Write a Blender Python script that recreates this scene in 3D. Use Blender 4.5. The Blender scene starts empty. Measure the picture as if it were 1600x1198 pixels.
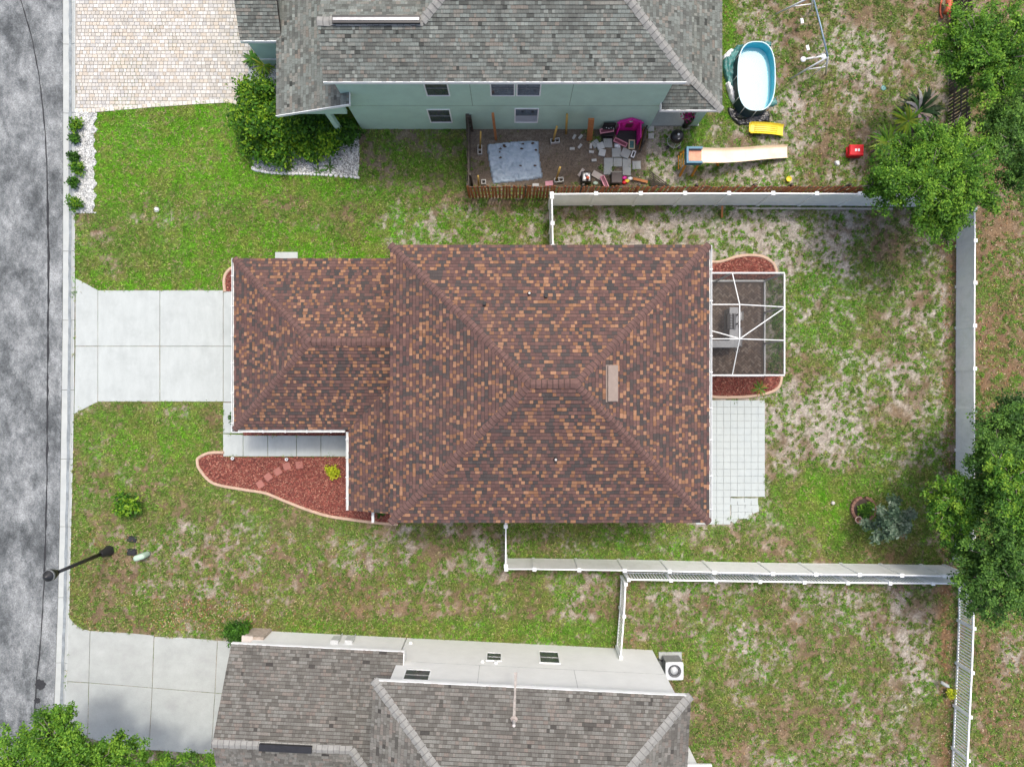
import bpy, math, random
import numpy as np
from mathutils import Vector, Matrix

random.seed(7)
RNG = np.random.default_rng(7)
SC = bpy.context.scene
COL = SC.collection

# ------------------------------------------------------------------ camera, sky, sun, exposure
CAMH = 30.0          # drone height above the lawn (m)
FPX = 1070.0         # focal length in photograph pixels (1600 wide)
cam_d = bpy.data.cameras.new("camera")
cam_d.sensor_width = 36.0
cam_d.lens = FPX / 1600.0 * 36.0
cam_d.clip_end = 2000
cam = bpy.data.objects.new("camera", cam_d)
cam.location = (0, 0, CAMH)
COL.objects.link(cam)
SC.camera = cam

SUN = Vector((0.15, 0.38, 1.0)).normalized()
world = bpy.data.worlds.new("World")
SC.world = world
world.use_nodes = True
wn = world.node_tree
bg = wn.nodes["Background"]
sky = wn.nodes.new("ShaderNodeTexSky")
sky.sky_type = 'NISHITA'
sky.sun_disc = False
sky.sun_elevation = math.asin(SUN.z)
sky.sun_rotation = math.atan2(SUN.x, SUN.y)
sky.air_density = 1.0
sky.dust_density = 5.5
sky.ozone_density = 0.8
wn.links.new(sky.outputs[0], bg.inputs[0])
bg.inputs[1].default_value = 0.15
sun_d = bpy.data.lights.new("sun", 'SUN')
sun_d.energy = 1.15
sun_d.angle = math.radians(7.0)
sun_d.color = (1.0, 0.965, 0.91)
sun_o = bpy.data.objects.new("sun", sun_d)
sun_o.rotation_euler = (-SUN).to_track_quat('-Z', 'Y').to_euler()
sun_o.location = SUN * 80
COL.objects.link(sun_o)
vs = SC.view_settings
vs.view_transform = 'Standard'
vs.look = 'None'
vs.gamma = 1.0
vs.use_curve_mapping = False
vs.exposure = 0.70

# ------------------------------------------------------------------ helpers
def P(px, py, z=0.0):
    """photograph pixel -> world point at height z"""
    s = (CAMH - z) / FPX
    return Vector(((px - 800) * s, (599 - py) * s, z))

def ray_plane(px, py, p0, n):
    d = Vector(((px - 800) / FPX, (599 - py) / FPX, -1.0))
    c = Vector((0, 0, CAMH))
    t = (Vector(p0) - c).dot(Vector(n)) / d.dot(Vector(n))
    return c + d * t

class MB:
    def __init__(s):
        s.v = []; s.f = []
    def add(s, vs_, fs):
        b = len(s.v)
        s.v += [tuple(v) for v in vs_]
        s.f += [tuple(i + b for i in f) for f in fs]
        return s
    def box(s, x0, y0, z0, x1, y1, z1):
        x0, x1 = min(x0, x1), max(x0, x1); y0, y1 = min(y0, y1), max(y0, y1); z0, z1 = min(z0, z1), max(z0, z1)
        return s.add([(x0,y0,z0),(x1,y0,z0),(x1,y1,z0),(x0,y1,z0),(x0,y0,z1),(x1,y0,z1),(x1,y1,z1),(x0,y1,z1)],
                     [(0,3,2,1),(4,5,6,7),(0,1,5,4),(1,2,6,5),(2,3,7,6),(3,0,4,7)])
    def obox(s, c, ax, ay, az, hx, hy, hz):
        c = Vector(c); ax = Vector(ax).normalized() * hx; ay = Vector(ay).normalized() * hy; az = Vector(az).normalized() * hz
        vs_ = []
        for k in (-1, 1):
            for (i, j) in ((-1,-1),(1,-1),(1,1),(-1,1)):
                vs_.append(c + ax*i + ay*j + az*k)
        return s.add(vs_, [(0,3,2,1),(4,5,6,7),(0,1,5,4),(1,2,6,5),(2,3,7,6),(3,0,4,7)])
    def bar(s, a, b, w, h=None, up=(0,0,1)):
        a = Vector(a); b = Vector(b); d = b - a
        h = h or w
        x = d.normalized(); u = Vector(up)
        if abs(x.dot(u)) > 0.98: u = Vector((0,1,0))
        y = u.cross(x).normalized(); z = x.cross(y)
        return s.obox((a+b)/2, x, y, z, d.length/2, w/2, h/2)
    def prism(s, poly, z0, z1, ch=0.0):
        poly = [(p[0], p[1]) for p in poly]
        A = sum(poly[i][0]*poly[(i+1)%len(poly)][1]-poly[(i+1)%len(poly)][0]*poly[i][1] for i in range(len(poly)))
        if A < 0: poly = poly[::-1]
        n = len(poly)
        lo = [(x,y,z0) for x,y in poly]
        if ch > 0:
            mid = [(x,y,z1-ch) for x,y in poly]
            top = []
            for i in range(n):
                p = Vector(poly[i]); a = (p-Vector(poly[i-1])).normalized(); b = (Vector(poly[(i+1)%n])-p).normalized()
                na = Vector((-a.y,a.x)); nb = Vector((-b.y,b.x)); m = (na+nb)
                m = m / max(0.4, m.dot(na)) if m.length > 1e-6 else na
                q = p + m*ch
                top.append((q.x,q.y,z1))
            fs = [tuple(reversed(range(n))), tuple(range(2*n,3*n))]
            for i in range(n):
                j=(i+1)%n
                fs += [(i,j,n+j,n+i),(n+i,n+j,2*n+j,2*n+i)]
            return s.add(lo+mid+top, fs)
        hi = [(x,y,z1) for x,y in poly]
        return s.add(lo+hi, [tuple(reversed(range(n))), tuple(range(n,2*n))]+[(i,(i+1)%n,n+(i+1)%n,n+i) for i in range(n)])
    def tube(s, pts, r, n=8, cap=True):
        pts = [Vector(p) for p in pts]
        if not isinstance(r, (list, tuple)): r = [r]*len(pts)
        rings = []
        ref = None
        for i, p in enumerate(pts):
            d = (pts[min(i+1,len(pts)-1)] - pts[max(i-1,0)]).normalized()
            if ref is None:
                ref = Vector((0,0,1)) if abs(d.z) < .9 else Vector((1,0,0))
            y = ref.cross(d).normalized(); x = d.cross(y); ref = x if abs(x.dot(d))<.5 else ref
            rings.append([p + (x*math.cos(2*math.pi*k/n) + y*math.sin(2*math.pi*k/n))*r[i] for k in range(n)])
        vs_ = [v for R in rings for v in R]
        fs = [(i*n+k, i*n+(k+1)%n, (i+1)*n+(k+1)%n, (i+1)*n+k) for i in range(len(pts)-1) for k in range(n)]
        if cap:
            fs += [tuple(reversed(range(n))), tuple(range((len(pts)-1)*n, len(pts)*n))]
        return s.add(vs_, fs)
    def lathe(s, c, prof, n=20, sx=1, sy=1):
        c = Vector(c)
        vs_ = [(c.x+r*sx*math.cos(2*math.pi*k/n), c.y+r*sy*math.sin(2*math.pi*k/n), c.z+z) for r, z in prof for k in range(n)]
        m = len(prof)
        fs = [(i*n+k, i*n+(k+1)%n, (i+1)*n+(k+1)%n, (i+1)*n+k) for i in range(m-1) for k in range(n)]
        fs += [tuple(reversed(range(n))), tuple(range((m-1)*n, m*n))]
        return s.add(vs_, fs)
    def grid(s, fn, nu, nv):
        vs_ = [fn(i/nu, j/nv) for i in range(nu+1) for j in range(nv+1)]
        return s.add(vs_, [(i*(nv+1)+j, (i+1)*(nv+1)+j, (i+1)*(nv+1)+j+1, i*(nv+1)+j+1) for i in range(nu) for j in range(nv)])

def tag(o, label=None, cat=None, group=None, kind=None):
    if label: o["label"] = label
    if cat: o["category"] = cat
    if group: o["group"] = group
    if kind: o["kind"] = kind
    return o

def empty(name, loc, label, cat, group=None):
    o = bpy.data.objects.new(name, None)
    o.empty_display_size = 0.2
    o.location = loc
    COL.objects.link(o)
    return tag(o, label, cat, group)

def wloc(o):
    p = Vector((0,0,0))
    while o is not None:
        p = p + Vector(o.location); o = o.parent
    return p

def link(name, me, parent=None, loc=None):
    o = bpy.data.objects.new(name, me)
    COL.objects.link(o)
    if parent is not None: o.parent = parent
    if loc is not None: o.location = loc
    return o

def build(name, mb, mat, parent=None, smooth=False, origin=None):
    """mb holds world coordinates; the object's origin is put at origin (or the parent's)"""
    off = Vector((0,0,0))
    if parent is not None:
        off = wloc(parent)
    org = Vector(origin) if origin is not None else off
    me = bpy.data.meshes.new(name)
    me.from_pydata([(v[0]-org.x, v[1]-org.y, v[2]-org.z) for v in mb.v], [], mb.f)
    if smooth:
        me.polygons.foreach_set("use_smooth", [True]*len(me.polygons))
    me.materials.append(mat)
    return link(name, me, parent, org - off)

def np_mesh(name, verts, k, mat, parent=None, col=None, val=None, org=None):
    """verts: (N*k,3) world array, faces of k corners each"""
    N = len(verts)//k
    off = wloc(parent) if parent is not None else Vector((0,0,0))
    v = np.asarray(verts, dtype=np.float32) - np.array(off, dtype=np.float32)
    me = bpy.data.meshes.new(name)
    me.vertices.add(N*k); me.vertices.foreach_set("co", v.ravel())
    me.loops.add(N*k); me.loops.foreach_set("vertex_index", np.arange(N*k, dtype=np.int32))
    me.polygons.add(N); me.polygons.foreach_set("loop_start", np.arange(0, N*k, k, dtype=np.int32))
    me.update(calc_edges=True)
    if col is not None:
        a = me.attributes.new("col", 'FLOAT_COLOR', 'FACE')
        c = np.ones((N,4), dtype=np.float32); c[:,:3] = col
        a.data.foreach_set("color", c.ravel())
    if val is not None:
        a = me.attributes.new("val", 'FLOAT', 'FACE')
        a.data.foreach_set("value", np.asarray(val, dtype=np.float32))
    me.materials.append(mat)
    return link(name, me, parent)

# ------------------------------------------------------------------ materials
MATS = {}
def new_mat(name):
    m = bpy.data.materials.new(name); m.use_nodes = True
    nt = m.node_tree
    return m, nt, nt.nodes["Principled BSDF"]

def mixcol(nt, blend='MIX'):
    n = nt.nodes.new("ShaderNodeMix"); n.data_type = 'RGBA'; n.blend_type = blend
    return n

def noise(nt, scale, detail=4, rough=.6, vec=None, stretch=None):
    n = nt.nodes.new("ShaderNodeTexNoise")
    n.inputs["Scale"].default_value = scale; n.inputs["Detail"].default_value = detail; n.inputs["Roughness"].default_value = rough
    tc = nt.nodes.new("ShaderNodeNewGeometry")
    out = tc.outputs["Position"]
    if stretch:
        mp = nt.nodes.new("ShaderNodeMapping"); mp.inputs["Scale"].default_value = stretch
        nt.links.new(out, mp.inputs[0]); out = mp.outputs[0]
    nt.links.new(out, n.inputs["Vector"])
    return n

def ramp(nt, src, stops, interp='LINEAR'):
    r = nt.nodes.new("ShaderNodeValToRGB"); r.color_ramp.interpolation = interp
    e = r.color_ramp.elements
    while len(e) < len(stops): e.new(.5)
    for el, (p, c) in zip(e, stops):
        el.position = p; el.color = (c[0], c[1], c[2], 1) if isinstance(c, (tuple, list)) else (c, c, c, 1)
    nt.links.new(src, r.inputs[0])
    return r

def M(name, color, rough=.7, var=.18, scale=6.0, bump=.15, bscale=60, metal=0.0, spec=.35, dirt=None, dirt_scale=1.2, dirt_amt=.5, grain=.12, stretch=None):
    """a procedural surface: base colour broken up by two scales of noise, optional stains, fine bump"""
    if name in MATS: return MATS[name]
    m, nt, b = new_mat(name)
    n1 = noise(nt, scale, 5, .65, stretch=stretch)
    lo = tuple(c*(1-var) for c in color); hi = tuple(min(1, c*(1+var)) for c in color)
    r1 = ramp(nt, n1.outputs[0], [(.3, lo), (.7, hi)])
    out = r1.outputs[0]
    if grain:
        n2 = noise(nt, bscale, 2, .7)
        r2 = ramp(nt, n2.outputs[0], [(.3, 1-grain), (.7, 1+grain*.0+0.0 if False else 1.0)])
        mx = mixcol(nt, 'MULTIPLY'); mx.inputs[0].default_value = 1
        nt.links.new(out, mx.inputs[6]); nt.links.new(r2.outputs[0], mx.inputs[7]); out = mx.outputs[2]
    if dirt:
        n3 = noise(nt, dirt_scale, 6, .7)
        r3 = ramp(nt, n3.outputs[0], [(.48, 0.0), (.72, dirt_amt)])
        mx = mixcol(nt); nt.links.new(r3.outputs[0], mx.inputs[0]); nt.links.new(out, mx.inputs[6]); mx.inputs[7].default_value = (*dirt, 1); out = mx.outputs[2]
    nt.links.new(out, b.inputs["Base Color"])
    b.inputs["Roughness"].default_value = rough; b.inputs["Metallic"].default_value = metal
    b.inputs["Specular IOR Level"].default_value = spec
    if bump:
        nb = noise(nt, bscale, 3, .6)
        bp = nt.nodes.new("ShaderNodeBump"); bp.inputs["Strength"].default_value = bump; bp.inputs["Distance"].default_value = .01
        nt.links.new(nb.outputs[0], bp.inputs["Height"]); nt.links.new(bp.outputs[0], b.inputs["Normal"])
    MATS[name] = m
    return m

def M_attr(name, stops=None, rough=.85, grain=.25, gscale=45, interp='LINEAR', transl=0.0, stain=None, streak=None):
    """colour from a per-face attribute: 'col' when stops is None, else ramp over 'val'"""
    m, nt, b = new_mat(name)
    a = nt.nodes.new("ShaderNodeAttribute"); a.attribute_name = "col" if stops is None else "val"
    out = a.outputs["Color"] if stops is None else ramp(nt, a.outputs["Fac"], stops, interp).outputs[0]
    if grain:
        n = noise(nt, gscale, 3, .7)
        r = ramp(nt, n.outputs[0], [(.3, 1-grain), (.7, 1.0)])
        mx = mixcol(nt, 'MULTIPLY'); mx.inputs[0].default_value = 1
        nt.links.new(out, mx.inputs[6]); nt.links.new(r.outputs[0], mx.inputs[7]); out = mx.outputs[2]
    if stain:
        n = noise(nt, stain[0], 5, .65, stretch=streak)
        r = ramp(nt, n.outputs[0], [(.42, 0.0), (.75, stain[2])])
        mx = mixcol(nt); nt.links.new(r.outputs[0], mx.inputs[0]); nt.links.new(out, mx.inputs[6]); mx.inputs[7].default_value = (*stain[1], 1); out = mx.outputs[2]
    nt.links.new(out, b.inputs["Base Color"])
    b.inputs["Roughness"].default_value = rough
    b.inputs["Specular IOR Level"].default_value = .25
    if transl:
        t = nt.nodes.new("ShaderNodeBsdfTranslucent"); nt.links.new(out, t.inputs[0])
        ms = nt.nodes.new("ShaderNodeMixShader"); ms.inputs[0].default_value = transl
        nt.links.new(b.outputs[0], ms.inputs[1]); nt.links.new(t.outputs[0], ms.inputs[2])
        nt.links.new(ms.outputs[0], nt.nodes["Material Output"].inputs[0])
    MATS[name] = m
    return m

white_vinyl = M("white_vinyl", (.87,.885,.885), .45, .03, 2, .02, 30, grain=.03, dirt=(.5,.53,.46), dirt_scale=1.8, dirt_amt=.35)
white_metal = M("white_metal", (.68,.70,.69), .4, .03, 3, .02, 40, grain=.04, dirt=(.45,.43,.38), dirt_scale=4, dirt_amt=.3)
concrete = M("concrete", (.435,.47,.455), .85, .07, 1.6, .25, 50, grain=.14, dirt=(.31,.335,.325), dirt_scale=1.1, dirt_amt=.55, stretch=(2.0,.6,1))
concrete_old = M("concrete_old", (.395,.42,.40), .88, .1, 1.3, .3, 45, grain=.2, dirt=(.30,.31,.30), dirt_scale=.8, dirt_amt=.6)
concrete_curb = M("concrete_curb", (.44,.465,.445), .88, .08, 2.2, .3, 60, grain=.15, dirt=(.34,.37,.38), dirt_scale=2.0, dirt_amt=.5)
slab_grey = M("slab_grey", (.40,.425,.41), .9, .12, 4, .4, 50, grain=.2, dirt=(.22,.21,.19), dirt_scale=4, dirt_amt=.6)
block_grey = M("block_grey", (.55,.55,.52), .9, .1, 6, .4, 60, grain=.2)
curbing_tan = M("curbing_tan", (.52,.37,.27), .85, .12, 5, .3, 60, grain=.15, dirt=(.35,.25,.19), dirt_scale=3, dirt_amt=.5)
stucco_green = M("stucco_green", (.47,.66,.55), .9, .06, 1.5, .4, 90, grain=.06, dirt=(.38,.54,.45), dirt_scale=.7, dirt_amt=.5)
stucco_white = M("stucco_white", (.80,.81,.79), .9, .04, 1.5, .4, 90, grain=.06, dirt=(.68,.69,.66), dirt_scale=.8, dirt_amt=.4)
stucco_tan = M("stucco_tan", (.55,.47,.38), .9, .06, 1.5, .4, 90, grain=.08)
glass_dark = M("window_glass", (.06,.07,.085), .08, .3, 3, 0, metal=0, spec=.8, grain=0)
blind_grey = M("window_blind", (.42,.46,.52), .3, .1, 4, 0, spec=.6, grain=0)
dark_metal = M("dark_metal", (.02,.02,.022), .4, .3, 8, .05, 50, spec=.5)
black_plastic = M("black_plastic", (.015,.015,.016), .35, .3, 8, .05, 50, spec=.5)
grey_metal = M("grey_metal", (.33,.34,.35), .4, .15, 8, .05, 60, metal=.6, spec=.5)
pale_metal = M("pale_metal", (.62,.64,.64), .4, .08, 8, .05, 60, metal=.2, spec=.5)
vent_metal = M("vent_metal", (.27,.215,.18), .55, .1, 5, .05, 50)
pvc_white = M("pvc_white", (.50,.48,.45), .5, .06, 8, .03, 50)
lead_black = M("lead_black", (.02,.02,.02), .6, .2, 8, .05, 50)
wood_red = M("wood_red", (.36,.13,.05), .8, .35, 5, .4, 50, grain=.35, dirt=(.12,.07,.045), dirt_scale=2.5, dirt_amt=.7, stretch=(3,3,.6))
wood_grey = M("wood_grey", (.10,.085,.07), .9, .35, 7, .4, 50, grain=.35)
wood_orange = M("wood_orange", (.42,.17,.06), .75, .2, 6, .3, 50, grain=.2)
wood_yellow = M("wood_yellow", (.50,.33,.09), .7, .15, 6, .2, 50, grain=.15)
bark = M("bark", (.25,.215,.18), .95, .35, 9, .8, 40, grain=.4)
plastic_pink = M("plastic_pink", (.72,.03,.34), .4, .06, 4, .02, 30, grain=.04)
plastic_maroon = M("plastic_maroon", (.17,.03,.06), .45, .1, 6, .02, 30)
plastic_rose = M("plastic_rose", (.55,.22,.28), .45, .1, 6, .02, 30)
plastic_red = M("plastic_red", (.62,.015,.025), .35, .08, 5, .02, 30, grain=.05)
plastic_yellow = M("plastic_yellow", (.80,.62,.05), .4, .06, 5, .02, 30, grain=.06)
plastic_cream = M("plastic_cream", (.86,.72,.53), .45, .05, 3, .04, 30, grain=.05, dirt=(.55,.36,.2), dirt_scale=2.2, dirt_amt=.35)
plastic_blue = M("plastic_blue", (.04,.17,.27), .45, .1, 5, .03, 30)
plastic_orange = M("plastic_orange", (.68,.30,.03), .45, .1, 5, .03, 30)
plastic_coral = M("plastic_coral", (.62,.13,.06), .5, .15, 5, .04, 30)
plastic_white = M("plastic_white", (.80,.82,.83), .4, .05, 6, .03, 40)
pale_green = M("pale_green_box", (.42,.55,.44), .5, .08, 5, .03, 40)
pool_wall = M("pool_liner_wall", (.06,.50,.62), .35, .1, 5, .05, 20, grain=.05)
pool_floor = M("pool_liner_floor", (.36,.66,.72), .5, .07, 1.6, .05, 9, grain=0)
tarp_black = M("tarp_black", (.02,.02,.021), .3, .4, 9, .5, 30, spec=.7)
tarp_blue = M("tarp_blue", (.36,.46,.56), .45, .15, 5, .5, 25, spec=.5, dirt=(.20,.25,.30), dirt_scale=5, dirt_amt=.6)
tarp_teal = M("tarp_teal", (.05,.20,.19), .4, .5, 11, .5, 30, spec=.6)
paver_red = M("paver_red", (.36,.15,.12), .9, .12, 6, .4, 60, grain=.2)
paver_tile = M("paver_tile", (.43,.475,.465), .85, .05, 2.5, .3, 70, grain=.1, dirt=(.38,.43,.44), dirt_scale=1.1, dirt_amt=.5)
cap_brown = M("ridge_cap_brown", (.150,.086,.074), .9, .25, 5, .5, 70, grain=.3)
cap_edge_brown = M("ridge_cap_edge_brown", (.062,.04,.036), .95, .2, 8, .3, 60)
cap_edge_grey = M("ridge_cap_edge_grey", (.15,.15,.14), .95, .2, 8, .3, 60)
cap_grey = M("ridge_cap_grey", (.28,.28,.262), .9, .15, 4, .5, 70, grain=.25)
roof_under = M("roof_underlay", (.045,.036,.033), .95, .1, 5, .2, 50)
soil = M("soil", (.09,.065,.05), .95, .3, 4, .5, 40, grain=.3)
pink_petals = M("pink_petals", (.65,.03,.28), .6, .2, 9, .05, 40)

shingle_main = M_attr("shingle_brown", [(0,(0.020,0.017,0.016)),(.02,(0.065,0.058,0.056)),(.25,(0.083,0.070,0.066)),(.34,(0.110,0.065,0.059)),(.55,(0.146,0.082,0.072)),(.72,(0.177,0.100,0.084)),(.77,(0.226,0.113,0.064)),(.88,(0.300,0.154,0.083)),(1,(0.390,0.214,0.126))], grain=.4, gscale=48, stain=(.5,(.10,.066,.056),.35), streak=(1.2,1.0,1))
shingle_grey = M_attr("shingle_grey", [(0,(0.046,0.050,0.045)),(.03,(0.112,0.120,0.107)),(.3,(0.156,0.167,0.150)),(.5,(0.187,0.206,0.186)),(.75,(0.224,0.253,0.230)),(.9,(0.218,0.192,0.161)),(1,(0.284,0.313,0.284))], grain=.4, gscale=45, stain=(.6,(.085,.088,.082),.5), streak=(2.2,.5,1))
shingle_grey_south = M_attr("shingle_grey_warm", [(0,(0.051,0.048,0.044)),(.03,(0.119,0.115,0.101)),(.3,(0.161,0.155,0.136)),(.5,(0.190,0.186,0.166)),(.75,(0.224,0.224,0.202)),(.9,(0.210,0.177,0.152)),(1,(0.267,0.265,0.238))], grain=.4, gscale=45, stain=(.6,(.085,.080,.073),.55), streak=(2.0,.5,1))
leaf_mat = M_attr("leaf", None, rough=.55, grain=.2, gscale=30, transl=.25)
grass_mat = M_attr("grass_blade", None, rough=.7, grain=.15, gscale=20, transl=.2)
chip_mat = M_attr("chip", None, rough=.9, grain=.2, gscale=60)
paver_mat = M_attr("paver", None, rough=.9, grain=.18, gscale=60)

def screen_material():
    m, nt, b = new_mat("insect_screen")
    t = nt.nodes.new("ShaderNodeBsdfTransparent")
    ms = nt.nodes.new("ShaderNodeMixShader")
    n = noise(nt, 3, 3, .6)
    r = ramp(nt, n.outputs[0], [(.3,.40),(.7,.47)])
    b.inputs["Base Color"].default_value = (.022,.023,.024,1); b.inputs["Roughness"].default_value = .7
    nt.links.new(r.outputs[0], ms.inputs[0]); nt.links.new(t.outputs[0], ms.inputs[1]); nt.links.new(b.outputs[0], ms.inputs[2])
    nt.links.new(ms.outputs[0], nt.nodes["Material Output"].inputs[0])
    return m
screen_mat = screen_material()

def water_material():
    m, nt, b = new_mat("pool_water")
    t = nt.nodes.new("ShaderNodeBsdfTransparent"); t.inputs[0].default_value = (.86,.97,.985,1)
    g = nt.nodes.new("ShaderNodeBsdfGlossy"); g.inputs["Roughness"].default_value = .03
    n = noise(nt, 5, 2, .5); bp = nt.nodes.new("ShaderNodeBump"); bp.inputs["Strength"].default_value = .12; bp.inputs["Distance"].default_value = .02
    nt.links.new(n.outputs[0], bp.inputs["Height"]); nt.links.new(bp.outputs[0], g.inputs["Normal"])
    ms = nt.nodes.new("ShaderNodeMixShader"); ms.inputs[0].default_value = .07
    nt.links.new(t.outputs[0], ms.inputs[1]); nt.links.new(g.outputs[0], ms.inputs[2])
    nt.links.new(ms.outputs[0], nt.nodes["Material Output"].inputs[0])
    return m
water_mat = water_material()

def asphalt_material():
    m, nt, b = new_mat("asphalt")
    n1 = noise(nt, .52, 10, .80, stretch=(1.15,.8,1))
    mp = [q for q in nt.nodes if q.bl_idname == "ShaderNodeMapping"][0]; mp.inputs["Rotation"].default_value = (0,0,.7)
    r1 = ramp(nt, n1.outputs[0], [(.38,(.070,.078,.081)),(.46,(.135,.147,.151)),(.54,(.23,.246,.249)),(.63,(.34,.358,.358))])
    n2 = noise(nt, 20, 5, .9)
    r2 = ramp(nt, n2.outputs[0], [(.34,.38),(.66,1.4)])
    mx = mixcol(nt,'MULTIPLY'); mx.inputs[0].default_value = 1
    nt.links.new(r1.outputs[0], mx.inputs[6]); nt.links.new(r2.outputs[0], mx.inputs[7])
    n3 = noise(nt, 1.1, 5, .7, stretch=(1.6,.55,1))
    r3 = ramp(nt, n3.outputs[0], [(.3,.84),(.7,1.1)])
    m2 = mixcol(nt,'MULTIPLY'); m2.inputs[0].default_value = 1
    nt.links.new(mx.outputs[2], m2.inputs[6]); nt.links.new(r3.outputs[0], m2.inputs[7])
    nt.links.new(m2.outputs[2], b.inputs["Base Color"]); b.inputs["Roughness"].default_value = .92
    bp = nt.nodes.new("ShaderNodeBump"); bp.inputs["Strength"].default_value = .5; bp.inputs["Distance"].default_value = .015
    nb = noise(nt, 40, 3, .7); nt.links.new(nb.outputs[0], bp.inputs["Height"]); nt.links.new(bp.outputs[0], b.inputs["Normal"])
    return m
asphalt = asphalt_material()
asphalt_pale = M("asphalt_pale", (.27,.285,.30), .92, .2, 1.3, .4, 40, grain=.3, dirt=(.20,.21,.225), dirt_scale=1.3, dirt_amt=.6)
tar = M("tar_seam", (.03,.031,.034), .8, .3, 8, .3, 40)
gutter_dirt = M("gutter_dirt", (.25,.28,.29), .9, .3, 3, .2, 40, grain=.25)

def ground_material():
    m, nt, b = new_mat("lawn_soil")
    a = nt.nodes.new("ShaderNodeAttribute"); a.attribute_name = "col"
    n1 = noise(nt, 9, 5, .75); r1 = ramp(nt, n1.outputs[0], [(.3,.55),(.68,1.25)])
    n2 = noise(nt, 22, 4, .85); r2 = ramp(nt, n2.outputs[0], [(.3,.42),(.7,1.4)])
    m1 = mixcol(nt,'MULTIPLY'); m1.inputs[0].default_value = 1
    m2 = mixcol(nt,'MULTIPLY'); m2.inputs[0].default_value = 1
    nt.links.new(a.outputs["Color"], m1.inputs[6]); nt.links.new(r1.outputs[0], m1.inputs[7])
    nt.links.new(m1.outputs[2], m2.inputs[6]); nt.links.new(r2.outputs[0], m2.inputs[7])
    nt.links.new(m2.outputs[2], b.inputs["Base Color"]); b.inputs["Roughness"].default_value = .95
    b.inputs["Specular IOR Level"].default_value = .1
    bp = nt.nodes.new("ShaderNodeBump"); bp.inputs["Strength"].default_value = .8; bp.inputs["Distance"].default_value = .03
    nt.links.new(n2.outputs[0], bp.inputs["Height"]); nt.links.new(bp.outputs[0], b.inputs["Normal"])
    return m
ground_mat = ground_material()

# ------------------------------------------------------------------ ground cover fields (photograph-pixel coordinates at ground level)
_T = RNG.random((8, 256, 256))
def vnoise(x, y, k=0):
    xi = np.floor(x).astype(int); yi = np.floor(y).astype(int)
    fx = x - xi; fy = y - yi
    fx = fx*fx*(3-2*fx); fy = fy*fy*(3-2*fy)
    t = _T[k % 8]
    a = t[xi % 256, yi % 256]; b = t[(xi+1) % 256, yi % 256]; c = t[xi % 256, (yi+1) % 256]; d = t[(xi+1) % 256, (yi+1) % 256]
    return (a*(1-fx)+b*fx)*(1-fy) + (c*(1-fx)+d*fx)*fy
def fbm(x, y, s, k=0, o=4, g=.55):
    v = 0; A = 0; w = 1
    for i in range(o):
        v = v + w*vnoise(x/s+17.3*i+k*5.1, y/s+9.7*i+k*3.7, k+i); A += w; w *= g; s = s/2.03
    return np.clip((v/A-.5)*2.0+.5, 0, 1)
def sstep(a, b, x):
    t = np.clip((x-a)/(b-a), 0, 1); return t*t*(3-2*t)
def boxw(x, y, x0, y0, x1, y1, s):
    return sstep(x0-s, x0+s, x)*(1-sstep(x1-s, x1+s, x))*sstep(y0-s, y0+s, y)*(1-sstep(y1-s, y1+s, y))
def ellw(x, y, cx, cy, rx, ry):
    return np.exp(-(((x-cx)/rx)**2+((y-cy)/ry)**2)*.9)

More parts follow.
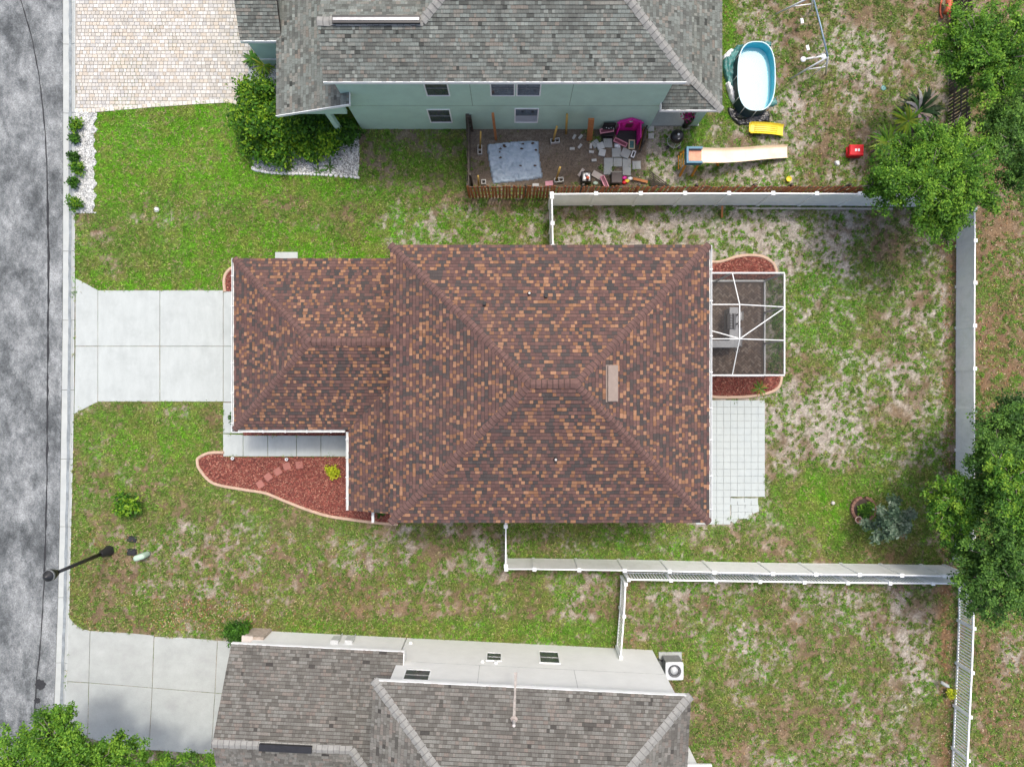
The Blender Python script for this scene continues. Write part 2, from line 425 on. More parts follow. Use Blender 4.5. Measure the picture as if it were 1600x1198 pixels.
# (shape, geometry, grass cover, lushness, sand, litter, weight)
ZONES = [
 ('b',(100,150,605,460,12), .92,1.08,.25,.0,1),
 ('e',(190,385,110,40), .62,.35,.05,.1,.8), ('e',(150,350,45,30), .4,.3,.05,.2,.7), ('e',(300,330,140,26), .72,.45,.35,.1,.8),
 ('e',(220,425,160,18), .66,.45,.2,.1,.6),
 ('e',(540,330,120,42), .50,.50,.12,.1,.9), ('b',(555,195,735,300,14), .50,.55,.0,.1,1), ('e',(660,260,60,25), .75,.75,.0,.0,.7),
 ('b',(600,318,862,392,14), .52,.75,.62,.05,1), ('e',(790,318,70,14), .25,.4,.1,.0,.7),
 ('b',(100,622,610,990,12), .60,.42,.14,.12,1),
 ('e',(250,690,120,45), .92,.82,.2,.0,.9), ('e',(330,660,25,25), .35,.2,.0,.6,.8), ('e',(150,780,50,60), .55,.35,.1,.2,.7),
 ('e',(310,840,50,28), .55,.4,.8,.0,.7), ('b',(130,835,620,985,30), .40,.36,.26,.18,.9), ('e',(430,830,90,30), .62,.38,.5,.0,.7),
 ('e',(330,955,140,22), .55,.35,.25,.5,.8), ('e',(120,880,20,110), .85,.5,.1,.2,.7),
 ('b',(600,815,975,1012,14), .38,.42,.30,.14,1), ('e',(640,830,60,18), .45,.4,.7,.0,.7), ('e',(720,900,110,40), .5,.40,.3,.1,.7),
 ('b',(440,968,975,1015,10), .85,.62,.2,.1,.9), ('e',(850,925,60,26), .75,.6,.3,.0,.7),
 ('b',(795,815,1200,885,8), .72,.6,.45,.1,1), ('e',(850,845,70,16), .35,.4,.8,.0,.7), ('e',(1130,850,60,20), .4,.3,.5,.3,.7),
 ('b',(865,325,1496,822,14), .38,.55,.64,.05,1),
 ('e',(1150,360,260,30), .24,.5,.85,.0,.8), ('e',(1300,510,90,75), .74,.62,.5,.0,.9), ('e',(1420,500,60,60), .40,.35,.5,.0,.7),
 ('e',(1430,370,70,40), .28,.35,.30,.1,.8), ('e',(1290,680,110,65), .24,.5,.85,.0,.85), ('e',(1430,610,60,50), .24,.5,.85,.0,.8),
 ('e',(1390,790,110,80), .82,.42,.3,.05,.9), ('e',(1400,740,60,30), .7,.5,.4,.0,.7), ('e',(1295,790,62,46), 1.15,1.05,.2,.0,1),
 ('b',(1478,325,1500,870,7), .35,.35,.05,.35,.9), ('e',(1370,868,120,14), .5,.3,.2,.5,.8), ('e',(1180,840,60,22), .35,.35,.5,.35,.8),
 ('b',(980,908,1488,1210,10), .43,.46,.40,.20,1), ('e',(1430,945,45,40), .2,.4,.95,.0,.8), ('e',(1415,1060,30,110), .35,.4,.85,.0,.7),
 ('e',(1250,930,80,22), .35,.4,.75,.0,.7), ('b',(985,1000,1130,1060,16), .78,.62,.2,.05,.8), ('e',(1150,1110,60,60), .5,.4,.5,.1,.6), ('b',(1468,915,1486,1210,7), .35,.4,.0,.75,.9),
 ('b',(1120,-60,1492,292,10), .40,.48,.52,.14,1), ('b',(1122,-60,1150,190,10), .9,.85,.2,.0,.9), ('e',(1330,60,90,70), .34,.42,.68,.1,.6),
 ('e',(1430,250,60,40), .3,.4,.2,.4,.7), ('e',(1180,270,120,14), .35,.5,.8,.0,.6),
 ('b',(734,190,1012,291,7), .03,.5,.05,.0,1), ('e',(970,275,60,18), .3,.6,.6,.0,.7), ('e',(925,205,20,9), .8,.55,.0,.0,.8),
 ('b',(1012,195,1085,291,10), .28,.65,.85,.0,1), ('e',(1095,215,25,22), .95,.75,.2,.0,.9),
 ('b',(1524,-60,1800,1300,6), .46,.44,.12,.38,1), ('e',(1570,1030,22,50), .25,.4,.9,.1,.7), ('e',(1560,330,60,60), .12,.4,.1,.3,.8), ('e',(1545,20,40,40), .1,.4,.4,.8,.8),
 ('e',(1560,560,40,80), .25,.4,.15,.8,.6),
]
def cover(x, y):
    g = np.full_like(x, .5); l = np.full_like(x, .45); s = np.full_like(x, .4); r = np.full_like(x, .1)
    wx = x + (fbm(x, y, 40, 3, 3)-.5)*26; wy = y + (fbm(x, y, 40, 5, 3)-.5)*26
    for kind, p, zg, zl, zs, zr, wt in ZONES:
        w = (boxw(x, y, *p) if kind == 'b' else ellw(wx, wy, *p))*wt
        g = g*(1-w)+zg*w; l = l*(1-w)+zl*w; s = s*(1-w)+zs*w; r = r*(1-w)+zr*w
    return g, l, s, r
def lerp(a, b, t):
    return np.asarray(a)*(1-t[..., None]) + np.asarray(b)*t[..., None]
def soil_and_grass(x, y):
    g, l, s, r = cover(x, y)
    n1 = fbm(x, y, 26, 0, 5, .8); n2 = fbm(x, y, 70, 1, 5, .7); n3 = fbm(x, y, 6, 2, 3, .9); n4 = fbm(x, y, 16, 4, 4, .8)
    thr = .55*n1+.45*n3
    m = sstep(-.2, .2, (g-.5)*.95+.5-thr)
    brown = lerp((.16,.115,.072), (.27,.195,.12), n4)
    sand = lerp((.27,.235,.19), (.47,.43,.37), n3)
    sm = sstep(.18, .78, s*.8+(n2-.5)*.8+(n4-.5)*.5+.06)
    soilc = lerp(np.zeros(3), np.ones(3), sm)*sand + (1-sm)[..., None]*brown
    rm = np.clip(r*1.1-(1-n4)*.35, 0, 1)
    soilc = soilc*(1-rm[..., None]) + np.array((.21,.115,.06))*rm[..., None]
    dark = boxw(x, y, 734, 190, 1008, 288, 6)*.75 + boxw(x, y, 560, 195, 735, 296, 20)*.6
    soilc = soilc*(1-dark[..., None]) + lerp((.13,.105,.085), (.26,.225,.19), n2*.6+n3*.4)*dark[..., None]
    lush = np.clip(l+(n2-.5)*.45+(n3-.5)*.3, 0, 1)
    gc = lerp((.165,.178,.060), (.140,.375,.014), lush)
    yel = sstep(.48, .8, fbm(x, y, 18, 6, 4, .8))
    gc = gc*(1-.5*yel[..., None]) + np.array((.31,.30,.085))*.5*yel[..., None]
    return m, soilc, gc

# ground sheet: fine where the photograph looks, coarse out to the horizon
fx = np.arange(-24.0, 24.01, .085); fy = np.arange(-18.6, 18.61, .085)
gxs = np.concatenate([[-600,-150,-50,-30], fx, [30,50,150,600]]); gys = np.concatenate([[-600,-150,-50,-26], fy, [26,50,150,600]])
GX, GY = np.meshgrid(gxs, gys, indexing='ij')
PX = GX*FPX/CAMH+800.0; PY = 599-GY*FPX/CAMH
m_, so_, gc_ = soil_and_grass(PX, PY)
gcol = so_*(1-.9*m_[..., None]) + (gc_*.56)*(.9*m_)[..., None]
gz = (fbm(PX, PY, 60, 7, 3)-.5)*.02
CR = np.interp(PY[0], [-60,0,284,392,500,609,717,823,934,1036,1144,1260], [118,118,117.5,117,116.5,116,114,111.5,109,106,102,97])
for j_ in range(4, PX.shape[1]-4):
    i_ = int(np.argmax(PX[:, j_] >= CR[j_]))
    GX[i_, j_] = (CR[j_]+.1-800)*CAMH/FPX; GX[i_-1, j_] = (CR[j_]-.4-800)*CAMH/FPX; gz[:i_, j_] = -.16
gz = np.where(PX < np.interp(PY, [-60,0,609,823,1036,1260], [103,103,101,97,91,82]), -.16, gz)
nx, ny = GX.shape
me = bpy.data.meshes.new("ground")
me.vertices.add(nx*ny)
me.vertices.foreach_set("co", np.stack([GX, GY, gz], -1).astype(np.float32).ravel())
ii, jj = np.meshgrid(np.arange(nx-1), np.arange(ny-1), indexing='ij')
q = np.stack([ii*ny+jj, (ii+1)*ny+jj, (ii+1)*ny+jj+1, ii*ny+jj+1], -1).reshape(-1)
nf = (nx-1)*(ny-1)
me.loops.add(nf*4); me.loops.foreach_set("vertex_index", q.astype(np.int32))
me.polygons.add(nf); me.polygons.foreach_set("loop_start", np.arange(0, nf*4, 4, dtype=np.int32))
me.update(calc_edges=True)
ca = me.attributes.new("col", 'FLOAT_COLOR', 'POINT')
cc = np.ones((nx*ny, 4), dtype=np.float32); cc[:, :3] = gcol.reshape(-1, 3)
ca.data.foreach_set("color", cc.ravel())
me.materials.append(ground_mat)
tag(link("ground", me), "patchy lawn and sandy soil between the houses", None, None, "structure")

# ------------------------------------------------------------------ road and curb
CURB = [(-60,97,118),(0,97,118),(284,97.3,117.5),(392,97,117),(500,96.5,116.5),(609,95.3,116),(717,93.6,114),(823,92,111.5),(934,89.5,109),(1036,86,106),(1144,82,102),(1260,77,97)]
def curb_x(y):
    ys = [c[0] for c in CURB]
    return (np.interp(y, ys, [c[1] for c in CURB]), np.interp(y, ys, [c[2] for c in CURB]))
road = MB()
ys_ = list(range(-400, 1700, 50))
for a, b in zip(ys_[:-1], ys_[1:]):
    road.add([P(-700, a, -.075), P(curb_x(a)[0]+1, a, -.075), P(curb_x(b)[0]+1, b, -.075), P(-700, b, -.075)], [(0,1,2,3)])
tag(build("road", road, asphalt), "grey patchy asphalt street along the front lawns", None, None, "structure")
SEAM = [(33,0),(47,50),(55,85),(62,125),(68,180),(72,230),(74,300),(76,400),(75,540),(74,640),(73,760),(71,850),(68,930),(62,1020),(57,1060),(54,1110),(48,1260)]
sm_x = lambda y: np.interp(y, [s[1] for s in SEAM], [s[0] for s in SEAM])
mb = MB(); md = MB(); prev = None
for y in range(-40, 1261, 10):
    x = sm_x(y)+random.uniform(-.5,.5); w = random.uniform(.5, 1.3)+ (1.0 if 300 < y < 900 and random.random()<.6 else 0)
    cur = (x, w, y)
    if prev:
        mb.add([P(prev[0]-prev[1],prev[2],-.067), P(prev[0]+prev[1],prev[2],-.067), P(cur[0]+cur[1],y,-.067), P(cur[0]-cur[1],y,-.067)], [(0,1,2,3)])
        md.add([P(prev[0],prev[2],-.071), P(curb_x(prev[2])[0]+1,prev[2],-.071), P(curb_x(y)[0]+1,y,-.071), P(cur[0],y,-.071)], [(0,1,2,3)])
    prev = cur
tag(build("road_seam", mb, tar), "dark tar seam curving along the street", None, None, "structure")
def blotch(cx, cy, rx, ry, seed, z, n=22):
    r_ = random.Random(seed)
    return [P(cx+rx*math.cos(2*math.pi*k/n)*(.8+.4*r_.random()), cy+ry*math.sin(2*math.pi*k/n)*(.8+.4*r_.random()), z) for k in range(n)]
for k, (cx, cy, rx, ry) in enumerate([(63,1069,8,8),(58,1094,5,5)]):  # two irregular dark spots laid flat on the asphalt
    mb = MB(); pts = blotch(cx, cy, rx, ry, k, -.0655); mb.add(pts, [tuple(range(len(pts)))])
    tag(build("road_blotch", mb, tar), "dark blotch on the street beside the tar seam", None, None, "structure")

curb = bpy.data.objects.new("curb", None); COL.objects.link(curb); tag(curb, "pale concrete gutter curb along the street", None, None, "structure")
joints = [-60, 68, 176, 284, 392, 500, 609, 717, 823, 934, 1036, 1144, 1260]
PROF = [(0,-.09),(0,-.062),(.35,-.072),(.55,-.078),(.72,-.06),(.86,-.005),(.93,.012),(1.0,.012),(1.0,-.12)]
for a, b in zip(joints[:-1], joints[1:]):
    mb = MB(); rows = []
    for y in np.linspace(a+.35, b-.35, 5):
        xl, xr = curb_x(y)
        rows.append([P(xl+(xr-xl)*t, y, 0)+Vector((0,0,z)) for t, z in PROF])
    n = len(PROF)
    mb.add([p for R in rows for p in R], [(i*n+k, i*n+k+1, (i+1)*n+k+1, (i+1)*n+k) for i in range(4) for k in range(n-1)] + [tuple(range(n)), tuple(range(4*n, 5*n))])
    build("curb_segment", mb, concrete_curb, curb)
mb = MB(); prev = None
for y in range(-60, 1261, 12):
    xl, xr = curb_x(y); w = xr-xl
    cur = [P(xl+w*(.50+random.uniform(-.03,.03)), y, -.071), P(xl+w*(.73+random.uniform(-.03,.03)), y, -.0525)]
    if prev: mb.add(prev+cur[::-1], [(0,1,2,3)])
    prev = cur
build("gutter_dirt", mb, gutter_dirt, curb)

# ------------------------------------------------------------------ driveways, walkway
NOGRASS = []
def slabs(name, label, polys, mat, z=.02, ch=.012, kidname="slab"):
    root = bpy.data.objects.new(name, None); COL.objects.link(root); tag(root, label, None, None, "structure")
    for pl in polys:
        pts = [P(x, y) for x, y in pl]
        c = sum(pts, Vector())/len(pts)
        pts = [p+(c-p).normalized()*.012 for p in pts]
        build(kidname, MB().prism(pts, -.12, z+random.uniform(-.002,.002), ch), mat, root)
        NOGRASS.append(pl)
    return root
slabs("driveway", "broom-finished pale concrete driveway with saw-cut slabs in front of the brown-roofed house", [
    [(118,434),(153,453),(153,541),(118,541)], [(118,541),(153,541),(153,628),(116,647)],
    [(153,453.5),(250,453.5),(250,541),(153,541)], [(153,541),(250,541),(250,627.5),(153,627.5)],
    [(250,453.5),(349,453.5),(349,541),(250,541)], [(250,541),(349,541),(349,627.5),(250,627.5)],
    [(349,455),(419,455),(419,541),(349,541)], [(349,541),(419,541),(419,628),(349,628)]], concrete)
slabs("walkway", "concrete walkway running beside the garage to the porch", [
    [(348.5,628.6),(380,628.6),(380,677),(348.5,677)],
    [(348.5,677.5),(380,679),(380,713),(348.5,713)], [(380,680),(418.5,680),(418.5,713),(380,713)], [(418.5,680),(463.5,680),(463.5,713),(418.5,713)],
    [(463.5,680),(501.5,680),(501.5,713),(463.5,713)], [(501.5,680),(560,680),(560,713),(501.5,713)], [(560,680),(600,680),(600,713),(560,713)]], concrete)
def dv(u, v):   # corner of the south-west driveway by its joint grid
    return (u, v)
slabs("neighbour_driveway", "weathered concrete driveway of the south house with dark joints", [
    [(108,964),(118,975),(131,982),(141,985),(139,1066),(104.5,1064)],
    [(141,985),(200,988),(241,992),(238,1074),(139,1066)],
    [(241,994),(300,996),(340,1000),(336,1082),(238,1074)],
    [(340,1000),(415,1004),(410,1088),(336,1082)],
    [(104.5,1064),(139,1066),(137,1150),(99,1150)],
    [(139,1066),(238,1074),(233,1171),(205,1171),(137,1152)],
    [(238,1074),(336,1082),(330,1178),(233,1171)],
    [(336,1082),(410,1088),(404,1170),(346,1166),(330,1178)]], concrete_old)
slabs("equipment_pad", "small white concrete pad beside the garage wall", [[(430,394),(466,394),(466,410),(430,410)]], concrete, z=.06)
slabs("porch_floor", "concrete floor of the neighbour's covered porch", [[(1016,155),(1092,155),(1092,197.5),(1016,197.5)]], concrete_old, z=.05)

# paver driveway of the green house: hundreds of small tumbled pavers, too small to pick apart
pd = bpy.data.objects.new("paver_driveway", None); COL.objects.link(pd); tag(pd, "cream tumbled-paver driveway of the green house", None, None, "structure")
PDW = [(117.5,-60),(445,-60),(445,66),(392,100),(385,166),(357,159),(300,162),(230,167),(150,174),(117.5,174)]
NOGRASS.append(PDW)
build("paver_bed", MB().prism([P(x,y) for x,y in PDW], -.1, .006), M("paver_sand", (.33,.31,.275), .95, .15, 5, .3, 50), pd)
def pip(x, y, poly):
    x = np.asarray(x, dtype=float); y = np.asarray(y, dtype=float); ins = np.zeros(x.shape, bool)
    for i in range(len(poly)):
        x1, y1 = poly[i]; x2, y2 = poly[i-1]
        if y1 == y2: continue
        c = ((y1 > y) != (y2 > y)) & (x < (x2-x1)*(y-y1)/(y2-y1)+x1)
        ins ^= c
    return ins
PV = []; PC = []
def small_paver(c, ax, ay, hx, hy, z, col, V, C, ch=.006, th=.03):
    """a chamfered paver top as five quads"""
    i = [c+ax*(-hx)+ay*(-hy), c+ax*hx+ay*(-hy), c+ax*hx+ay*hy, c+ax*(-hx)+ay*hy]
    jx, jy = hx-ch, hy-ch
    t = [c+ax*(-jx)+ay*(-jy), c+ax*jx+ay*(-jy), c+ax*jx+ay*jy, c+ax*(-jx)+ay*jy]
    t = [p+Vector((0,0,z)) for p in t]; i = [p+Vector((0,0,z-ch)) for p in i]
    V += t; C.append(col)
    for k in range(4):
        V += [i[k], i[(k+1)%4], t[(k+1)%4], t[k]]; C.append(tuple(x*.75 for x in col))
palp = [(.58,.545,.48),(.62,.595,.54),(.54,.515,.46),(.575,.515,.43),(.525,.515,.485),(.64,.62,.575)]
y = -10.0
ex, ey = Vector((1,0,0)), Vector((0,1,0))
while y < 176:
    h = 5.6; x = 118.0+random.uniform(0,4)
    while x < 445:
        w = random.choice([4.6,6.3,6.3,8.2]); cx, cy = x+w/2, y+h/2
        if pip([cx-w/2+1, cx+w/2-1, cx, cx], [cy, cy, cy-h/2+.4, cy+h/2-.4], PDW).all():
            c = random.choice(palp); k = random.uniform(.80, 1.0); 
            small_paver(P(cx, cy), ex, ey, (w/2)*CAMH/FPX-.006, h/2*CAMH/FPX-.006, .022+random.uniform(-.003,.003), tuple(q_*k for q_ in c), PV, PC)
        x += w
    y += h
for (xa1, ya1), (xb1, yb1) in zip(PDW[4:9], PDW[5:10]):
    A_, B_ = P(xa1, ya1), P(xb1, yb1); dd_ = (B_-A_); nn1 = max(1, round(dd_.length/.2)); dd_.normalize(); nr_ = Vector((-dd_.y, dd_.x, 0))
    for i in range(nn1):
        c = random.choice(palp); k = random.uniform(.95, 1.12)
        small_paver(A_.lerp(B_, (i+.5)/nn1)-nr_*.03, dd_, nr_, (B_-A_).length/nn1/2-.006, .085, .034, tuple(q_*k for q_ in c), PV, PC)
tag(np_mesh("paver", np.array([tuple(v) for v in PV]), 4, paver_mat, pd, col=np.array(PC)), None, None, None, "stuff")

# patio of square tiles behind the house
patio = bpy.data.objects.new("patio", None); COL.objects.link(patio); tag(patio, "patio of pale square tiles beside the screened enclosure", None, None, "structure")
PT = 10.77
tiles = []
for r in range(14):
    for c in range(-3, 7):
        x = 1119.5+c*PT; y = 625+r*PT
        tiles.append((x+PT/2, y+PT/2, 0, PT, PT))
for r in range(14, 18):
    for c in range(-3, 6):
        if (r == 14 and c <= 5) or (r == 15 and c <= 5) or (r == 16 and c <= 4) or (r == 17 and c <= 1):
            rot = 0 if c < 2 else [0,0,-3,2,-4,3][c]
            tiles.append((1119.5+(c+.5)*PT+(1.2 if c >= 2 and r > 14 else 0), 625+(r+.5)*PT+(2.0 if c >= 2 else 0), rot+random.uniform(-1,1), PT, PT))
tiles.append((1119.5+2.5*PT, 625+17.3*PT, -28, PT*.9, PT*.9))
tiles.append((1119.5+4.6*PT, 625+17.0*PT, 30, PT*.55, PT*.6))
tiles.append((1119.5+5.5*PT, 625+16.1*PT, 20, PT*.7, PT*.5))
for cx, cy, rot, w, h in tiles:
    a = math.radians(rot); ax = Vector((math.cos(a), math.sin(a), 0)); ay = Vector((-math.sin(a), math.cos(a), 0))
    c = P(cx, cy); hw = w/2*CAMH/FPX-.0035; hh = h/2*CAMH/FPX-.0035
    build("tile", MB().prism([c-ax*hw-ay*hh, c+ax*hw-ay*hh, c+ax*hw+ay*hh, c-ax*hw+ay*hh], -.03, .028+random.uniform(-.004,.004), .004), paver_tile, patio)
NOGRASS += [[(1085,625),(1195,625),(1195,776),(1185,800),(1085,820)]]

# ------------------------------------------------------------------ roofs and houses
def shingle_plane(poly, V, VAL, exp=.137, wmin=.10, wmax=.24, lift=.02, palette=None, rnd=random, gap=.028):
    """poly: 3-D convex polygon whose first edge is the eave. Adds shingle tabs (top quad + butt quad)"""
    p0, p1 = Vector(poly[0]), Vector(poly[1])
    U = (p1-p0).normalized()
    n = Vector((0,0,0))
    for i in range(len(poly)):
        n += Vector(poly[i]).cross(Vector(poly[(i+1)%len(poly)]))
    n.normalize()
    if n.z < 0: n = -n
    W = n.cross(U)
    if W.z < 0: W = -W
    pts = [((Vector(p)-p0).dot(U), (Vector(p)-p0).dot(W)) for p in poly]
    tmax = max(t for _, t in pts)
    def span(t):
        xs = []
        for i in range(len(pts)):
            (u0, t0), (u1, t1) = pts[i], pts[(i+1)%len(pts)]
            if (t0 <= t <= t1) or (t1 <= t <= t0):
                if abs(t1-t0) < 1e-9: xs += [u0, u1]
                else: xs.append(u0+(u1-u0)*(t-t0)/(t1-t0))
        return (min(xs), max(xs)) if xs else None
    k = 0; t = 0.0
    while t < tmax-.01:
        t1 = min(t+exp, tmax)
        a0 = span(t+1e-5); a1 = span(t1-1e-5)
        if not a0 or not a1: break
        lo = min(a0[0], a1[0]); hi = max(a0[1], a1[1])
        u = lo - rnd.uniform(0, .2)
        v = rnd.random()
        while u < hi:
            w = rnd.uniform(wmin, wmax); ub = u+w
            v = palette(rnd, v) if palette else rnd.random()
            b0, b1 = max(u, a0[0]), min(ub, a0[1]); c0, c1 = max(u, a1[0]), min(ub, a1[1])
            if b1 < b0: b0 = b1 = (b0+b1)/2 if a0[0] < (b0+b1)/2 < a0[1] else min(max(b0, a0[0]), a0[1])
            if c1 < c0: c0 = c1 = min(max((c0+c1)/2, a1[0]), a1[1])
            l = lift*rnd.choice([.7, 1.0, 1.5])
            if (b1-b0)+(c1-c0) > .02:
                g_ = .002
                A = p0+U*(b0+g_)+W*t+n*l; B = p0+U*(b1-g_)+W*t+n*l
                C = p0+U*(c1-g_)+W*(t1-gap)+n*.006; D = p0+U*(c0+g_)+W*(t1-gap)+n*.006
                V += [A,B,C,D]; VAL.append(v)
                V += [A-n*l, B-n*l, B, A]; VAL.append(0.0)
            u = ub
        t = t1
def pal_main(r, v):
    x = r.random()*(.82 if v > .75 else 1.0)
    if x < .27: return r.uniform(.02, .3)
    if x < .73: return r.uniform(.34, .73)
    return r.uniform(.78, 1)
def pal_grey(r, v):
    return r.random() if r.random() > .25 else v

def roof_part(root, planes, mat, pal, thick=.14, exp=.134, name="roof", wmin=.085, wmax=.19):
    """deck (one solid sheet per plane) named roof, its shingle tabs a joined sub-part"""
    mb = MB()
    for pl in planes:
        pl = [Vector(p) for p in pl]; n = len(pl)
        lo = [p-Vector((0,0,thick)) for p in pl]
        mb.add(pl+lo, [tuple(range(n)), tuple(reversed(range(n, 2*n)))]+[(i, n+i, n+(i+1)%n, (i+1)%n) for i in range(n)])
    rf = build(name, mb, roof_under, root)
    V = []; VAL = []
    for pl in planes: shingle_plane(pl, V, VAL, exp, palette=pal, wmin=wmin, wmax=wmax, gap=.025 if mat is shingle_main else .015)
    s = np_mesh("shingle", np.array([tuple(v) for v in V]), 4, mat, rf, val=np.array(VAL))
    tag(s, None, None, None, "stuff")
    return rf

_cap = {}
def cap_mesh(mat, w, L, drop):
    key = (mat.name, w, L)
    if key not in _cap:
        mb = MB()
        for sgn in (-1, 1):
            pass
        h = .016
        prof = [(-w, -drop), (-w*.45, -drop*.38), (0, 0), (w*.45, -drop*.38), (w, -drop)]
        n = len(prof)
        a = [(-L*.62, y, z+h*1.4) for y, z in prof]; b = [(L*.62, y, z+h*.3) for y, z in prof]; c = [(-L*.62, y, z-.01) for y, z in prof]
        e = [(-L*.62+.026, y, z+h*1.36) for y, z in prof]
        mb.add(a+e+b+c, [(n+i, n+i+1, 2*n+i+1, 2*n+i) for i in range(n-1)]+[(i, i+1, n+i+1, n+i) for i in range(n-1)]+[(3*n+i, 3*n+i+1, i+1, i) for i in range(n-1)])
        me = bpy.data.meshes.new("ridge_cap"); me.from_pydata(mb.v, [], mb.f); me.materials.append(mat); me.materials.append(cap_edge_brown if mat is cap_brown else cap_edge_grey)
        me.polygons.foreach_set("material_index", [0]*(n-1)+[1]*(2*(n-1)))
        _cap[key] = me
    return _cap[key]
def caps(root, a, b, mat, w=.15, L=.165, drop=.06, name="ridge_cap"):
    """overlapping cap shingles from a (low end) to b"""
    a, b = Vector(a), Vector(b); d = b-a; n = max(1, round(d.length/L)); x = d.normalized()
    y = Vector((0,0,1)).cross(x).normalized(); z = x.cross(y)
    me_ = cap_mesh(mat, w, L, drop); off = wloc(root)
    for i in range(n):
        o = link(name, me_, root)
        p = a + d*((i+.5)/n) + z*.022 + y*random.uniform(-.012,.012)
        R = Matrix((x, y, z)).transposed().to_4x4()
        o.matrix_local = Matrix.Translation(p-off) @ R
def gutter(root, a, b, out, mat=white_metal, w=.11, straps=0):
    """an open trough along the eave from a to b; out = outward horizontal direction"""
    a, b, out = Vector(a), Vector(b), Vector(out).normalized()
    mb = MB(); up = Vector((0,0,1)); d = (b-a)
    mid = (a+b)/2; L = d.length/2
    mb.obox(mid+out*(w/2)-up*.11, d, out, up, L, w/2, .008)
    mb.obox(mid+out*(.006)-up*.05, d, out, up, L, .006, .06)
    mb.obox(mid+out*(w-.014)-up*.045, d, out, up, L, .010, .06)
    for e, s in ((a, 1), (b, -1)):
        mb.obox(e+out*w/2-up*.05+d.normalized()*s*.006, out, d, up, w/2, .006, .06)
    g = build("gutter", mb, mat, root)
    for i in range(straps):
        p = a+d*((i+.35+random.uniform(-.05,.05))/straps)
        build("strap", MB().obox(p+out*(w/2-.03)+up*.02, out, d, up, w/2+.05, .018, .006), mat, g)
    return g
def window(root, c, U, N, w, h, blind=.5, mat_f=None):
    """frame, two panes and a meeting rail standing proud of the wall; c = centre on the wall face"""
    mat_f = mat_f or white_vinyl
    c, U, N = Vector(c), Vector(U).normalized(), Vector(N).normalized(); Z = Vector((0,0,1)); f = .05
    mb = MB()
    for s in (-1, 1):
        mb.obox(c+U*s*(w/2-f/2)+N*.012, U, N, Z, f/2, .022, h/2)
        mb.obox(c+Z*s*(h/2-f/2)+N*.012, U, N, Z, w/2-f-.001, .021, f/2)
    wn_ = build("window", mb, mat_f, root)
    build("pane", MB().obox(c+Z*(h*.25-f*.5)+N*.002, U, N, Z, w/2-f-.002, .006, h*.25-f*.5-.004), glass_dark, wn_)
    build("pane", MB().obox(c-Z*(h*.25-f*.5)+N*.006, U, N, Z, w/2-f-.002, .006, h*.25-f*.5-.004), blind_grey if random.random() < blind else glass_dark, wn_)
    build("meeting_rail", MB().obox(c+N*.012, U, N, Z, w/2-f-.002, .014, .012), grey_metal, wn_)
    return wn_

# ---- the brown-roofed house in the middle
S = .42
ZE = 5.4
xl, xr, yn, ysb = P(610,0,ZE).x, P(1108,0,ZE).x, P(0,383,ZE).y, P(0,816,ZE).y
hw = (yn-ysb)/2; ym = (yn+ysb)/2
zr = ZE+hw*S
house = empty("house", (1.4, 0, 0), "house with brown and orange blended shingle roof in the centre", "house")
r1, r2 = Vector((xl+hw, ym, zr)), Vector((xr-hw, ym, zr))
c1, c2, c3, c4 = Vector((xl,ysb,ZE)), Vector((xr,ysb,ZE)), Vector((xr,yn,ZE)), Vector((xl,yn,ZE))
wx0, wx1 = P(366,0,2.7).x, xl+.38
wyN, wyS = P(0,404,2.7).y, P(0,671,2.7).y
whw = (wyN-wyS)/2; wym = (wyN+wyS)/2; wz = 2.7+whw*S
pxw, pyS = P(545,0,2.7).x, P(0,797,2.7).y
vx = wx1-pxw
apex = Vector((wx0+whw, wym, wz)); rend = Vector((wx1, wym, wz))
planes = [[c1,c2,r2,r1],[c2,c3,r2],[c3,c4,r1,r2],[c4,c1,r1]]
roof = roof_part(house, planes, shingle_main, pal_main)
low = [[Vector((wx0,wyN,2.7)),Vector((wx0,wyS,2.7)),apex],
       [Vector((wx1,wyN,2.7)),Vector((wx0,wyN,2.7)),apex,rend],
       [Vector((wx0,wyS,2.7)),Vector((pxw,wyS,2.7)),Vector((wx1,wyS+vx,2.7+vx*S)),rend,apex],
       [Vector((pxw,wyS,2.7)),Vector((pxw,pyS,2.7)),Vector((wx1,pyS,2.7+vx*S)),Vector((wx1,wyS+vx,2.7+vx*S))]]
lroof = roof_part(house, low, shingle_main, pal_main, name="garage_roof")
for a in (c1, c4): caps(house, a, r1, cap_brown, w=.14)
for a in (c2, c3): caps(house, a, r2, cap_brown, w=.14)
caps(house, r1, r2, cap_brown, w=.145, L=.19)
caps(house, Vector((wx0,wyN,2.7)), apex, cap_brown, w=.135); caps(house, Vector((wx0,wyS,2.7)), apex, cap_brown, w=.135)
caps(house, apex+Vector((.1,0,0)), rend, cap_brown, w=.145, L=.19)
mb = MB().box(xl+.36, ysb+.36, 0, xr-.36, yn-.36, ZE-.02)
wall = build("wall", mb, stucco_tan, house)
build("garage_wall", MB().box(wx0+.36, wyS+.36, 0, xl+.34, wyN-.36, 2.66), stucco_tan, house)
# garage door and front door stand under the eaves
gd = build("garage_door", MB().box(wx0+.36-.03, wym-2.3, .02, wx0+.36-.002, wym+2.3, 2.15), white_vinyl, house)
for k in range(1, 4): build("panel_groove", MB().box(wx0+.36-.036, wym-2.25, .02+k*.53, wx0+.36-.031, wym+2.25, .04+k*.53), grey_metal, gd)
for (x, y) in ((pxw+.35, wyS-1.0), (pxw+.35, pyS+.35)):
    build("porch_post", MB().box(x-.1, y-.1, 0, x+.1, y+.1, 2.58), white_vinyl, house)
